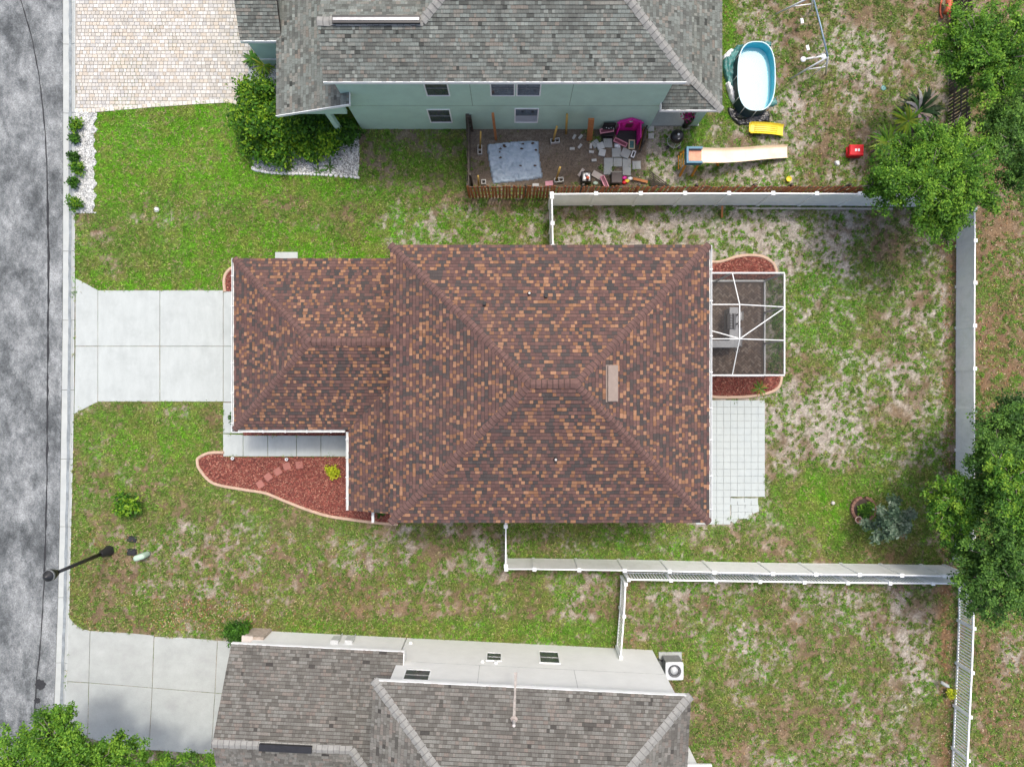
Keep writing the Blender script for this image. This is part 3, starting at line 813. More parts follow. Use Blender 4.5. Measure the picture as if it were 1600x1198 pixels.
# fascia, gutters, downspouts
gutter(house, (xr+.005, ysb, ZE-.02), (xr+.005, yn, ZE-.02), (1,0,0), straps=8)
gutter(house, (wx0-.005, wyS-.1, 2.68), (wx0-.005, wyN+.02, 2.68), (-1,0,0), straps=6)
gutter(house, (wx0-.1, wyS-.005, 2.68), (pxw-.16, wyS-.005, 2.68), (0,-1,0), straps=5)
gutter(house, (pxw-.005, wyS-.1, 2.68), (pxw-.005, pyS, 2.68), (-1,0,0), straps=4)
dsx = P(582,0,2.5).x
build("downspout", MB().box(dsx-.05, P(0,799,2.4).y, 2.36, dsx+.05, P(0,816,2.4).y, 2.44).box(dsx-.045, P(0,799,2.4).y, .05, dsx+.045, P(0,799,2.4).y+.08, 2.44), white_metal, house)
# things on the roof
def on_main(px, py):   # point on the main roof surface under a pixel
    best = None
    for pl in planes:
        n = (pl[1]-pl[0]).cross(pl[2]-pl[0]).normalized(); p = ray_plane(px, py, pl[0], n)
        if best is None or p.z < best[0].z: best = (p, n if n.z > 0 else -n)
    return best
for px, py, m in ((827,459,pvc_white),(868,717,pvc_white),(757,475,lead_black),(853,463,lead_black)):
    p, n = on_main(px, py)
    if m is pvc_white:
        vp = build("vent_pipe", MB().tube([p-Vector((0,0,.05)), p+Vector((0,0,.22))], .04, 10), m, house)
        build("flashing", MB().lathe(p, [(.08,.01),(.055,.05),(.045,.09)], 12), lead_black, vp)
    else:
        vp = build("vent_pipe", MB().tube([p-Vector((0,0,.05)), p+Vector((0,0,.16))], .055, 10), m, house)
        build("flashing", MB().obox(p+n*.02, (1,0,0), n.cross(Vector((1,0,0))), n, .06, .09, .008), m, vp)
pa, nn = on_main(955.5, 599)
ax = Vector((0,1,0)); ay = nn.cross(ax).normalized()
L2 = (P(0,571,pa.z).y-P(0,626,pa.z).y)/2
bv = build("roof_vent", MB().obox(pa+nn*.075, ax, ay, nn, L2, .19, .035), vent_metal, house)
build("vent_hood_edge", MB().obox(pa+nn*.05-ay*.0+ay*.02, ax, ay, nn, L2-.03, .15, .05), dark_metal, bv)
build("vent_flange", MB().obox(pa+nn*.022, ax, ay, nn, L2+.03, .23, .004), vent_metal, bv)

# ---- the green two-storey house to the north
gh = empty("house", (0, 15, 0), "pale green stucco two-storey house with grey shingle roof", "house")
gy = P(0,202).y; gx0, gx1 = P(565,0).x, P(1013,0).x
ev = gy-.30; el, er = gx0-.19, gx1+.48
d1 = 1.79; S2 = .417
def G(x, d, z0=5.4, s=S2): return Vector((x, ev+d, z0+d*s))
xa = -3.12; D = 5.2
gpl = [[G(el,0),G(xa,0),G(xa,d1),G(el,d1)],
       [G(xa,0),G(er,0),G(er-D,D),G(xa+D-d1,D),G(xa,d1)],
       [Vector((el,ev+2*d1+.6,5.4-.6*S2)),Vector((el,ev+d1,5.4+d1*S2)),Vector((xa,ev+d1,5.4+d1*S2)),Vector((xa,ev+2*d1+.6,5.4-.6*S2))],
       [Vector((er,ev,5.4)),Vector((er,ev+11,5.4)),Vector((er-D,ev+11-D,5.4+D*S2)),Vector((er-D,ev+D,5.4+D*S2))],
       [Vector((xa-.0,ev+d1+2.2,5.4+d1*S2)),Vector((xa,ev+d1,5.4+d1*S2)),Vector((xa+2.2,ev+d1+2.2,5.4+(d1+2.2)*S2))]]
gpl[2] = [gpl[2][3], gpl[2][0], gpl[2][1], gpl[2][2]]
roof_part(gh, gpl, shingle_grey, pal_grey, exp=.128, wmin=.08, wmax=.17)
caps(gh, G(el,d1), G(xa,d1), cap_grey, w=.16, L=.22)
caps(gh, G(xa,d1), G(xa+2.5,d1+2.5), cap_grey, w=.16, L=.22)
caps(gh, G(er,0), G(er-4,4), cap_grey, w=.16, L=.22)
v0, v1 = G(P(520,0,6.15).x,d1), G(P(657,0,6.15).x,d1)
build("ridge_vent", MB().box(v0.x, v0.y-.13, v0.z+.03, v1.x, v0.y+.13, v0.z+.12), dark_metal, gh)
build("ridge_vent", MB().box(v0.x+.03, v0.y-.05, v0.z+.121, v1.x-.03, v0.y+.05, v0.z+.14), grey_metal, gh)
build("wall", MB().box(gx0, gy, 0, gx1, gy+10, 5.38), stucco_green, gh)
build("fascia", MB().box(el, ev-.03, 5.25, er, ev-.004, 5.42), white_vinyl, gh)
build("soffit", MB().box(el, ev, 5.22, er, gy, 5.25), white_vinyl, gh)
build("wall_joint", MB().box(gx0+.02, gy-.004, 2.52, gx1-.02, gy-.002, 2.545), M("joint_green", (.25,.35,.28), .9), gh)
for px in (736, 893):
    x = ray_plane(px, 148, (0,gy,0), (0,1,0)).x
    build("wall_joint", MB().box(x-.012, gy-.004, 2.56, x+.012, gy-.002, 5.2), MATS["joint_green"], gh)
def gwin(x0, x1, z0, z1, bl):
    window(gh, ((x0+x1)/2, gy, (z0+z1)/2), (1,0,0), (0,-1,0), x1-x0, z1-z0, bl)
gwin(-3.3,-2.38, 3.50,4.85, 0); gwin(-.83,.12, 3.50,4.85, 0); gwin(.16,1.10, 3.50,4.85, 0)
gwin(-3.48,-2.52,.80,2.2, 0); gwin(.10,1.10,.80,2.3, 1)
# lower hip roof over the back porch
lz = 2.7
lxr, lys, lxl = P(1128,0,lz).x, P(0,172,lz).y, P(1033,0,lz).x
t_ = lxr-gx1+.02; tS = 1.72; zS = lz+1.12
lpl = [[Vector((lxl,lys,lz)),Vector((lxr,lys,lz)),Vector((lxr-t_,lys+tS,zS)),Vector((lxl,lys+tS,zS))],
       [Vector((lxr,lys,lz)),Vector((lxr,lys+12,lz)),Vector((lxr-t_,lys+12,zS)),Vector((lxr-t_,lys+tS,zS))]]
roof_part(gh, lpl, shingle_grey, pal_grey, exp=.128, name="porch_roof", wmin=.08, wmax=.17)
caps(gh, lpl[0][1], lpl[0][2], cap_grey, w=.16, L=.22)
build("porch_fascia", MB().box(lxl-.02, lys-.03, lz-.16, lxr, lys-.004, lz+.02), white_vinyl, gh)
build("porch_fascia", MB().box(lxl-.045, lys-.03, lz-.16, lxl-.021, lys+.32, lz+.16), white_vinyl, gh)
cx0, cx1 = P(1075,0).x, P(1089.5,0).x
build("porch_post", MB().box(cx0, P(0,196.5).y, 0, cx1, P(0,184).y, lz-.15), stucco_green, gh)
# west-facing porch roof and garage roof at the front
a0 = P(432,181,2.7); a1x = -6.0; rs = .355
ypk = P(0,64,2.7).y
wpl = [[Vector((a0.x,a0.y+5,2.7)),Vector((a0.x,a0.y,2.7)),Vector((gx0+.02,a0.y,2.7+(gx0+.02-a0.x)*rs)),Vector((gx0+.02,a0.y+5,2.7+(gx0+.02-a0.x)*rs))],
       [Vector((P(375,0,2.7).x,ypk,2.7)),Vector((a0.x+.2,ypk,2.7)),Vector((a0.x+.2,ypk+4,2.7+4*.45)),Vector((P(375,0,2.7).x,ypk+4,2.7+4*.45))]]
# the strip of the porch roof that returns in front of the wall
wpl.append([Vector((gx0+.02,a0.y+.45,2.7+(gx0+.02-a0.x)*rs)),Vector((gx0+.02,a0.y,2.7+(gx0+.02-a0.x)*rs)),Vector((P(546,0,3.83).x,a0.y,2.7+(P(546,0,3.83).x-a0.x)*rs)),Vector((P(546,0,3.83).x,a0.y+.45,2.7+(P(546,0,3.83).x-a0.x)*rs))])
roof_part(gh, wpl, shingle_grey, pal_grey, exp=.128, name="front_porch_roof", wmin=.08, wmax=.17)
e0, e1 = Vector((a0.x, a0.y-.016, 2.66)), Vector((P(546,0,3.83).x, a0.y-.016, 2.66+(P(546,0,3.83).x-a0.x)*rs))
build("rake_board", MB().bar(e0, e1, .024, .15), white_vinyl, gh)
build("rake_board", MB().box(e1.x+.002, a0.y-.02, e1.z-.08, e1.x+.026, a0.y+.45, e1.z+.09), white_vinyl, gh)
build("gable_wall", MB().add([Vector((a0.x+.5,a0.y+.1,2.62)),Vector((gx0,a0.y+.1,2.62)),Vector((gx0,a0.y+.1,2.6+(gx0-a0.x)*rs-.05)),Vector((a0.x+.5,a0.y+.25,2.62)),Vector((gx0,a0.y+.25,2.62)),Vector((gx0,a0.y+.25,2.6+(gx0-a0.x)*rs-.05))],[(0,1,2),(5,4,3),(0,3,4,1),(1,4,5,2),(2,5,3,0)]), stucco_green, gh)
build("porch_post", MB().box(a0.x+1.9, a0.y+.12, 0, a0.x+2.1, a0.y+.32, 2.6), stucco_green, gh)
build("garage_fascia", MB().box(P(375,0,2.7).x, ypk-.03, 2.55, a0.x+.1, ypk-.003, 2.72), white_vinyl, gh)
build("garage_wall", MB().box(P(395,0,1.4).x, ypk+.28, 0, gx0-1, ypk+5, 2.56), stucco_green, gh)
build("wall_trim", MB().box(P(395,0,1.4).x-.01, ypk+.262, .5, gx0-1, ypk+.278, .62), white_vinyl, gh)

# ---- the white two-storey house to the south, turned a little
sh = empty("house", P(800,1100), "white stucco two-storey house with weathered grey shingle roof", "house")
sa = math.radians(-2.8); SU = Vector((math.cos(sa), math.sin(sa), 0)); SV = Vector((math.sin(sa), -math.cos(sa), 0)); SO = P(410,985)
def L(u, v, z=0): return SO + SU*u + SV*v + Vector((0,0,z))
def lbox(mb, u0, v0, z0, u1, v1, z1):
    return mb.obox(L((u0+u1)/2, (v0+v1)/2, (z0+z1)/2), SU, -SV, (0,0,1), abs(u1-u0)/2, abs(v1-v0)/2, abs(z1-z0)/2)
k_ = .417
w_r = 2.82; z_r = 2.7+(w_r+.45)*k_
spl = [[L(5.0,-.45,2.7),L(-.28,-.45,2.7),L(-.28,w_r,z_r),L(5.0,w_r,z_r)],
       [L(6.62,-.45,2.7),L(5.0,-.45,2.7),L(5.0,w_r,z_r),L(6.62,w_r+1.62,z_r+1.62*k_)],
       [L(-.28,6.1,2.7),L(5.4,6.1,2.7),L(5.4,w_r,z_r),L(-.28,w_r,z_r)],
       [L(5.0,w_r,z_r),L(5.0,6,z_r),L(6.62,6,z_r+1.62*k_),L(6.62,w_r+1.62,z_r+1.62*k_)]]
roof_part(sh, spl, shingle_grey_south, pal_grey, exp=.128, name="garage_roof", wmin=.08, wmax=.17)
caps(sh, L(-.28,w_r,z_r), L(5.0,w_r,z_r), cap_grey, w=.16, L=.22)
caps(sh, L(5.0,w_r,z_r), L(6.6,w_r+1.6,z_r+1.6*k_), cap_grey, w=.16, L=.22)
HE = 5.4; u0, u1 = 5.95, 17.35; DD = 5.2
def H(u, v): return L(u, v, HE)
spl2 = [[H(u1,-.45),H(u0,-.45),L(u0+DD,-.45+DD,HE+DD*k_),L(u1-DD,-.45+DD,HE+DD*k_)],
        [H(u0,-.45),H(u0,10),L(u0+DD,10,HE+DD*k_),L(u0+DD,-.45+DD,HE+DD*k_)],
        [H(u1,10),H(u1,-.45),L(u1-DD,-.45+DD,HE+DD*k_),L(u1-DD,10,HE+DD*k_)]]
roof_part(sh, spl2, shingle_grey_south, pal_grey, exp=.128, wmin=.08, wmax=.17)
caps(sh, H(u0,-.45), L(u0+4,3.55,HE+4*k_), cap_grey, w=.16, L=.22); caps(sh, H(u1,-.45), L(u1-4,3.55,HE+4*k_), cap_grey, w=.16, L=.22)
va, vb = L(ray_plane(408,1160,L(0,w_r,z_r),(0,0,1)).x-SO.x+.1, w_r, z_r), L(ray_plane(490,1164,L(0,w_r,z_r),(0,0,1)).x-SO.x+.1, w_r, z_r)
build("ridge_vent", MB().bar(va+Vector((0,0,.08)), vb+Vector((0,0,.08)), .26, .1), dark_metal, sh)
mb = MB(); lbox(mb, 0, 0, 0, 6.3, 6, 2.66); build("garage_wall", mb, stucco_white, sh)
mb = MB(); lbox(mb, 6.35, .003, 0, 17.1, 10, 5.38); build("wall", mb, stucco_white, sh)
mb = MB(); lbox(mb, -.28, -.475, 2.56, 6.62, -.452, 2.72); build("garage_fascia", mb, white_vinyl, sh)
mb = MB(); lbox(mb, u0, -.475, 5.25, u1, -.452, 5.42); build("fascia", mb, white_vinyl, sh)
mb = MB(); lbox(mb, 6.62, -.47, 2.5, 6.65, .0, 2.86); build("rake_board", mb, white_vinyl, sh)
jn = M("joint_white", (.48,.49,.48), .9)
mb = MB(); lbox(mb, 6.9, -.004, 2.52, 17.05, -.001, 2.545); build("wall_joint", mb, jn, sh)
wq = lambda px, py: ray_plane(px, py, SO, SV)
def swin(pxa, pya, pxb, pyb, bl=0, ztop=None):
    a, b = wq(pxa, pya), wq(pxb, pyb)
    ua, ub = (a-SO).dot(SU), (b-SO).dot(SU); za, zb = a.z, b.z
    if ztop: zb = ztop
    window(sh, L((ua+ub)/2, .0, (za+zb)/2), SU, -SV, abs(ub-ua), abs(zb-za), bl)
swin(760,1019,784,1033); swin(841,1017,876,1037); swin(634,1045,670,1064); swin(803,1069,838,1077, ztop=4.95)
for px, py in ((748,1043),(900,1053)):
    p = wq(px, py+8); uu = (p-SO).dot(SU)
    mb = MB(); lbox(mb, uu-.01, -.004, 2.56, uu+.01, -.001, 5.2); build("wall_joint", mb, jn, sh)
for px, py in ((754,1034),(775,1036),(642,1005)):
    p = wq(px, py); mb = MB(); uu = (p-SO).dot(SU); lbox(mb, uu-.06, -.09, p.z-.06, uu+.06, -.001, p.z+.06); build("wall_lamp", mb, white_vinyl, sh)
for px, py in ((524,1003),(546,1003)):
    p = wq(px, py); uu = (p-SO).dot(SU); mb = MB(); lbox(mb, uu-.16, -.16, p.z-.3, uu+.16, -.002, p.z+.2)
    mbx = build("meter_box", mb, pale_metal, sh)
    build("conduit", MB().tube([L(uu+.08,-.05,.0), L(uu+.08,-.05,p.z-.3)], .025, 8), pale_metal, mbx)
mb = MB(); lbox(mb, -.42, -.12, 0, .42, .5, 1.05); ven = build("stone_pier", mb, M("stone_veneer", (.48,.40,.33), .9, .25, 9, .6, 30, grain=.3), sh)
mb = MB(); lbox(mb, -.47, -.17, 1.05, .0, .5, 1.12); build("pier_cap", mb, M("pier_cap_stone", (.62,.55,.48), .9, .1, 6, .3, 50), ven)
# plumbing vent with rust streak on the south roof
pn = (spl2[0][1]-spl2[0][0]).cross(spl2[0][2]-spl2[0][0]).normalized()
pp = ray_plane(803, 1124, spl2[0][0], pn)
vp = build("vent_pipe", MB().tube([pp-Vector((0,0,.05)), pp+Vector((0,0,.42))], .055, 10), pvc_white, sh)
build("flashing", MB().lathe(pp, [(.14,0),(.07,.06),(.06,.12)], 12), M("flashing_grey", (.35,.30,.27), .6), vp)
e_d = (spl2[0][0]-spl2[0][1]).normalized(); dn = pn.cross(e_d).normalized()
if dn.z > 0: dn = -dn
pn_up = pn if pn.z > 0 else -pn
for k, (w0, w1, t0, t1) in enumerate(((.05,.035,.1,.9),(.035,.055,.9,1.55))):
    q0_, q1_ = pp+dn*t0+pn_up*.030, pp+dn*t1+pn_up*.030
    build("runoff_streak", MB().add([q0_-e_d*w0, q0_+e_d*w0, q1_+e_d*w1, q1_-e_d*w1], [(0,1,2,3)]), M("runoff_streak", (.36,.33,.30), .9, .25, 6, .3, 40, grain=.3), vp)
# back porch
lp = P(1112,1194,2.7)
build("porch_wall", MB().box(6.25, lp.y-3.2, 0, 7.45, lp.y-.12, 2.6), stucco_white, sh)
build("porch_roof", MB().box(6.2, lp.y-3.2, 2.62, lp.x, lp.y, 2.74), white_vinyl, sh)

# ------------------------------------------------------------------ fences
def panel_mesh(a, b, z0, z1, th=.022, board=.16):
    """tongue-and-groove infill between two posts: one sheet with shallow vertical grooves on both faces"""
    a, b = Vector(a), Vector(b); d = (b-a); Ln = d.length; d.normalize(); n = Vector((-d.y, d.x, 0))
    us = []; k = max(1, round(Ln/board))
    for i in range(k):
        s, e = Ln*i/k, Ln*(i+1)/k
        us += [(s+.004, th), (e-.004, th), (e, th-.007)]
    us = [(0, th)]+us
    us = us[:-1]
    mb = MB(); m = len(us)
    for sg in (1, -1):
        vs_ = [a+d*u+n*sg*o+Vector((0,0,z)) for u, o in us for z in (z0, z1)]
        mb.add(vs_, [(2*i, 2*i+2, 2*i+3, 2*i+1) for i in range(m-1)])
    return mb
def fence_post(root, p, h, mat=white_vinyl, w=.127):
    ps = build("post", MB().box(p.x-w/2, p.y-w/2, 0, p.x+w/2, p.y+w/2, h), mat, root)
    c = w/2+.015
    build("post_cap", MB().add([(p.x-c,p.y-c,h+.001),(p.x+c,p.y-c,h+.001),(p.x+c,p.y+c,h+.001),(p.x-c,p.y+c,h+.001),(p.x-c,p.y-c,h+.03),(p.x+c,p.y-c,h+.03),(p.x+c,p.y+c,h+.03),(p.x-c,p.y+c,h+.03),(p.x,p.y,h+.065)],
          [(0,3,2,1),(0,1,5,4),(1,2,6,5),(2,3,7,6),(3,0,4,7),(4,5,8),(5,6,8),(6,7,8),(7,4,8)]), mat, ps)
def vinyl_fence(label, tops, zt, group=None):
    pts = [P(x, y, zt) for x, y in tops]; pts = [Vector((p.x, p.y, 0)) for p in pts]
    root = empty("privacy_fence", pts[0], label, "fence", group)
    for p in pts: fence_post(root, p, zt)
    for a, b in zip(pts[:-1], pts[1:]):
        d = (b-a).normalized(); a2, b2 = a+d*.064, b-d*.064
        build("panel", panel_mesh(a2, b2, .1, zt-.1), white_vinyl, root)
        build("rail", MB().bar(a2+Vector((0,0,zt-.055)), b2+Vector((0,0,zt-.055)), .05, .09), white_vinyl, root)
        build("rail", MB().bar(a2+Vector((0,0,.07)), b2+Vector((0,0,.07)), .05, .09), white_vinyl, root)
    return root
_pk = {}
def picket_fence(label, tops, zt, n_per, group=None):
    pts = [P(x, y, zt) for x, y in tops]; pts = [Vector((p.x, p.y, 0)) for p in pts]
    root = empty("picket_fence", pts[0], label, "fence", group)
    key = round(zt, 3)
    if key not in _pk:
        me = bpy.data.meshes.new("picket"); mb = MB().box(-.027,-.011,.06,.027,.011,zt-.03); me.from_pydata(mb.v, [], mb.f); me.materials.append(white_vinyl); _pk[key] = me
    for p in pts: fence_post(root, p, zt+.05, w=.115)
    for a, b in zip(pts[:-1], pts[1:]):
        d = (b-a); L_ = d.length; d.normalize(); a2, b2 = a+d*.058, b-d*.058
        build("rail", MB().bar(a2+Vector((0,0,zt-.02)), b2+Vector((0,0,zt-.02)), .06, .07), white_vinyl, root)
        build("rail", MB().bar(a2+Vector((0,0,.12)), b2+Vector((0,0,.12)), .045, .08), white_vinyl, root)
        n = n_per if isinstance(n_per, int) else max(2, round(L_/n_per))
        for i in range(n):
            o = link("picket", _pk[key], root, a+d*(L_*(i+.5)/n)-pts[0]); o.rotation_euler.z = math.atan2(d.y, d.x)
    return root
nf_t = [(862,303),(931.3,302.5),(1001,302.3),(1070.3,302),(1139,302),(1208,302),(1276.5,302.5),(1343.5,302.8),(1411,303.5),(1479,305),(1530,306)]
vinyl_fence("white vinyl privacy fence along the north side of the back yard", nf_t, 1.83)
vinyl_fence("short white vinyl fence return meeting the north side of the brown-roofed house", [(862.5,308),(863.3,349),(864,385),(865,404)], 1.80)
vinyl_fence("long white vinyl privacy fence along the east edge of the back yard", [(1523.5,326),(1524,376),(1523.5,442),(1523,509),(1523,576),(1523,642),(1523,707),(1522,773),(1521,838),(1519,884)], 1.22)
sf_t = [(791,889),(835,889),(905,890),(976,891),(1046,892.2),(1116,894),(1207.5,896),(1275,897),(1343,897.5),(1409,898.5),(1476,899.5),(1514,900)]
vinyl_fence("white vinyl privacy fence along the south side of the back yard", sf_t, 1.70)
vinyl_fence("short white vinyl fence return meeting the south side of the brown-roofed house", [(790.3,884),(790.2,822),(790.2,800)], 1.70)
picket_fence("white picket fence running close behind the south privacy fence", [(982,905),(1048,906),(1118,907),(1187,908),(1256,909),(1324,910),(1390,910.5),(1457,911),(1512,912)], 1.17, 14)
picket_fence("short white picket fence joining the south house wall", [(977.5,912),(975,962),(970,1026)], 1.17, 13)
picket_fence("white picket fence along the east edge of the south yard", [(1521.5,918),(1521,981),(1518.5,1050),(1515,1119),(1512,1187),(1508,1258)], 1.05, 14)

def wood_fence(name, label, tops, zt, step, mat, w=.092, lean=0.0, gap_skip=0.0, face=-1):
    pts = [P(x, y, zt) for x, y in tops]; pts = [Vector((p.x, p.y, 0)) for p in pts]
    root = empty(name, pts[0], label, "fence")
    meshes = []
    for k in range(4):
        hh = zt+random.uniform(-.04,.03)
        me = bpy.data.meshes.new("picket"); mb = MB().add([(-w/2,-.01,.03),(w/2,-.01,.03),(w/2,.01,.03),(-w/2,.01,.03),(-w/2,-.01,hh-.04),(w/2,-.01,hh-.04),(w/2,.01,hh-.04),(-w/2,.01,hh-.04),(-w*.2,-.01,hh),(w*.2,-.01,hh),(w*.2,.01,hh),(-w*.2,.01,hh)],
             [(0,3,2,1),(0,1,5,4),(1,2,6,5),(2,3,7,6),(3,0,4,7),(4,5,9,8),(5,6,10,9),(6,7,11,10),(7,4,8,11),(8,9,10,11)])
        me.from_pydata(mb.v, [], mb.f); me.materials.append(mat); meshes.append(me)
    for a, b in zip(pts[:-1], pts[1:]):
        d = b-a; L_ = d.length; d.normalize(); nrm = Vector((-d.y, d.x, 0))*(-face)
        for z in (.35, zt*.55, zt-.28):
            build("rail", MB().bar(a+nrm*.035+Vector((0,0,z)), b+nrm*.035+Vector((0,0,z)), .04, .085), wood_grey, root)
        n = int(L_/step)
        for i in range(n+1):
            if random.random() < gap_skip: continue
            o = link("picket", random.choice(meshes), root, a+d*(i*step)-pts[0])
            o.rotation_euler = (random.uniform(-.02,.02), random.uniform(-.025,.025), math.atan2(d.y, d.x)+random.uniform(-.06,.06))
        for i in range(int(L_/2.4)+1):
            p = a+d*min(i*2.4, L_)+nrm*.11
            build("post", MB().box(p.x-.045, p.y-.045, 0, p.x+.045, p.y+.045, zt-.1), wood_grey, root)
    return root
wood_fence("wooden_fence", "reddish brown wooden picket fence along the north neighbour's cluttered side yard", [(730,291),(1000,291.5),(1240,291),(1420,291)], 1.78, .146, wood_red)
wood_fence("wooden_fence", "weathered grey wooden fence seen edge-on between the dirt yard and lawn", [(730,180),(730,289)], 1.75, .146, wood_grey)
wood_fence("wooden_fence", "dark wooden fence running beneath the trees in the top right corner", [(1520,-30),(1518,120),(1514,262)], 1.5, .15, wood_grey)

# ------------------------------------------------------------------ screened enclosure
enc = empty("screen_enclosure", (9.0, 2.4, 0), "white framed insect-screen enclosure on the back of the brown-roofed house", "enclosure")
zt = 2.2
X0, X1 = xr-.30, P(1225.5,0,zt).x; Y1, Y0 = P(0,426.5,zt).y, P(0,586,zt).y
XB = P(1144,0,zt).x; YB, YC = 3.10, 1.75; ZB = 3.10; ZH = 3.05
pB, pC = Vector((XB,YB,ZB)), Vector((XB,YC,ZB))
pA, pD = Vector((XB,Y1,zt)), Vector((XB,Y0,zt))
def beam(a, b, w=.075, h=.06): return build("beam", MB().bar(a, b, w, h), white_metal, enc)
NE, SE_, NW, SW = Vector((X1,Y1,zt)), Vector((X1,Y0,zt)), Vector((X0,Y1,zt)), Vector((X0,Y0,zt))
hB, hC = Vector((X0,YB,ZH)), Vector((X0,YC,ZH)); eB, eC = Vector((X1,YB,zt)), Vector((X1,YC,zt))
for a, b in ((NW,NE),(SW,SE_)): beam(a, b, .055, .06)
beam(NE+Vector((.0,-.05,0)), SE_+Vector((0,.05,0)), .055, .06)
for a, b in ((hB,pB),(pB,eB),(hC,pC),(pC,eC),(pB,pC),(pA,pB),(pC,pD),(pC,eB+Vector((-.03,-.05,.02))),(Vector((X0,2.37,ZH)),pC+Vector((-.06,.03,0)))): beam(a, b, .038, .04)
for p in (NE,SE_,eB,eC,Vector((XB,Y1,0)),Vector((XB,Y0,0)),Vector((X0+.05,Y1,0)),Vector((X0+.05,Y0,0))):
    build("upright", MB().box(p.x-.035, p.y-.035, 0, p.x+.035, p.y+.035, zt-.047), white_metal, enc)
build("sill", MB().box(X0, Y1-.035, .0, X1, Y1+.035, .07), white_metal, enc)
build("sill", MB().box(X0, Y0-.035, .0, X1, Y0+.035, .07), white_metal, enc)
build("sill", MB().box(X1-.035, Y0+.04, .0, X1+.035, Y1-.04, .07), white_metal, enc)
def screen(*pts): build("screen_panel", MB().add([Vector(p) for p in pts], [tuple(range(len(pts)))]), screen_mat, enc)
dz = Vector((0,0,-.0))
screen(hB,pB,pA,NW); screen(pB,eB,NE,pA); screen(hB,hC,pC,pB); screen(pB,pC,eB); screen(eB,pC,eC); screen(hC,pC,pD,SW); screen(pC,eC,SE_,pD)
screen((X1,Y1,zt),(X1,Y0,zt),(X1,Y0,.07),(X1,Y1,.07)); screen((X0,Y1,zt),(X1,Y1,zt),(X1,Y1,.07),(X0,Y1,.07)); screen((X0,Y0,zt),(X1,Y0,zt),(X1,Y0,.07),(X0,Y0,.07))
# brick floor in herringbone inside the enclosure
ef = bpy.data.objects.new("enclosure_floor", None); COL.objects.link(ef); tag(ef, "brown herringbone paver floor inside the screened enclosure", None, None, "structure")
build("paver_bed", MB().box(X0, Y0+.05, -.1, X1-.05, Y1-.05, .012), M("floor_sand", (.13,.10,.08), .95, .1, 5, .3, 50), ef)
PV = []; PC = []; w = .1; l = .2
for i in range(-60, 60):
    for j in range(-30, 30):
        for o in (0, 1):
            bx = (i*w+j*2*w*1.0); by = (i*w - j*2*w)*1.0
            cx = i*w + j*2*l*.5 + (0 if o == 0 else .15); cy = i*w - j*2*l*.5 + (0 if o == 0 else -.05)
            a = math.radians(45)
            X = X0+2.2 + (cx*math.cos(a)-cy*math.sin(a)); Y = Y0+2.1 + (cx*math.sin(a)+cy*math.cos(a))
            if X0+.1 < X < X1-.15 and Y0+.15 < Y < Y1-.15:
                ang = a if o == 0 else a+math.pi/2
                ax_ = Vector((math.cos(ang), math.sin(ang), 0)); ay_ = Vector((-math.sin(ang), math.cos(ang), 0))
                c = random.choice([(.23,.17,.13),(.29,.22,.17),(.20,.15,.12),(.32,.255,.205)]); kk = random.uniform(.85,1.1)
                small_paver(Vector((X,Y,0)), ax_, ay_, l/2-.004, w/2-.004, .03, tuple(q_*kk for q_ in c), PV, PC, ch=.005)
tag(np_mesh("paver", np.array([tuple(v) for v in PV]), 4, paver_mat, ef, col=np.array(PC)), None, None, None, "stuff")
NOGRASS.append([(1030,425),(1200,425),(1200,590),(1030,590)])
# outdoor kitchen
ok = empty("outdoor_kitchen", (8.9,2.2,0), "grey L-shaped outdoor kitchen counter inside the screened enclosure", "counter")
zc = .9
a, b = P(1140,480,zc), P(1154,541,zc); c_, d_ = P(1090,532,zc), P(1153,543,zc)
build("base", MB().box(a.x+.04, d_.y+.04, .03, b.x-.04, a.y-.04, zc-.05).box(c_.x, d_.y+.04, .03, a.x+.035, c_.y-.04, zc-.05), M("counter_base", (.34,.35,.35), .8, .1, 6, .2, 40), ok)
build("countertop", MB().prism([(a.x,a.y),(b.x,a.y),(b.x,d_.y),(c_.x,d_.y),(c_.x,c_.y),(a.x,c_.y)], zc-.05, zc, .01), M("countertop_stone", (.55,.57,.58), .35, .12, 12, .03, 60, spec=.5), ok)
gl = build("grill", MB().box(a.x-.10, P(0,514,zc).y, zc-.22, a.x+.16, P(0,490,zc).y, zc+.02), dark_metal, ok)
for k in range(6):
    y = P(0,491.5+k*4,zc).y
    build("burner", MB().lathe((a.x+.06, y, zc+.02), [(.055,0),(.05,.02),(.02,.03)], 12), grey_metal, gl)
build("grill_hood", MB().tube([(a.x+.2, P(0,514,zc).y, zc+.03), (a.x+.2, P(0,490,zc).y, zc+.03)], .05, 10), grey_metal, gl)
for k, (py, h_) in enumerate(((492,.2),(506,.14))):
    p = P(1151, py, zc); build("bottle", MB().lathe((p.x,p.y,zc), [(.035,0),(.035,h_*.7),(.012,h_*.8),(.012,h_)], 10), black_plastic, ok, True)
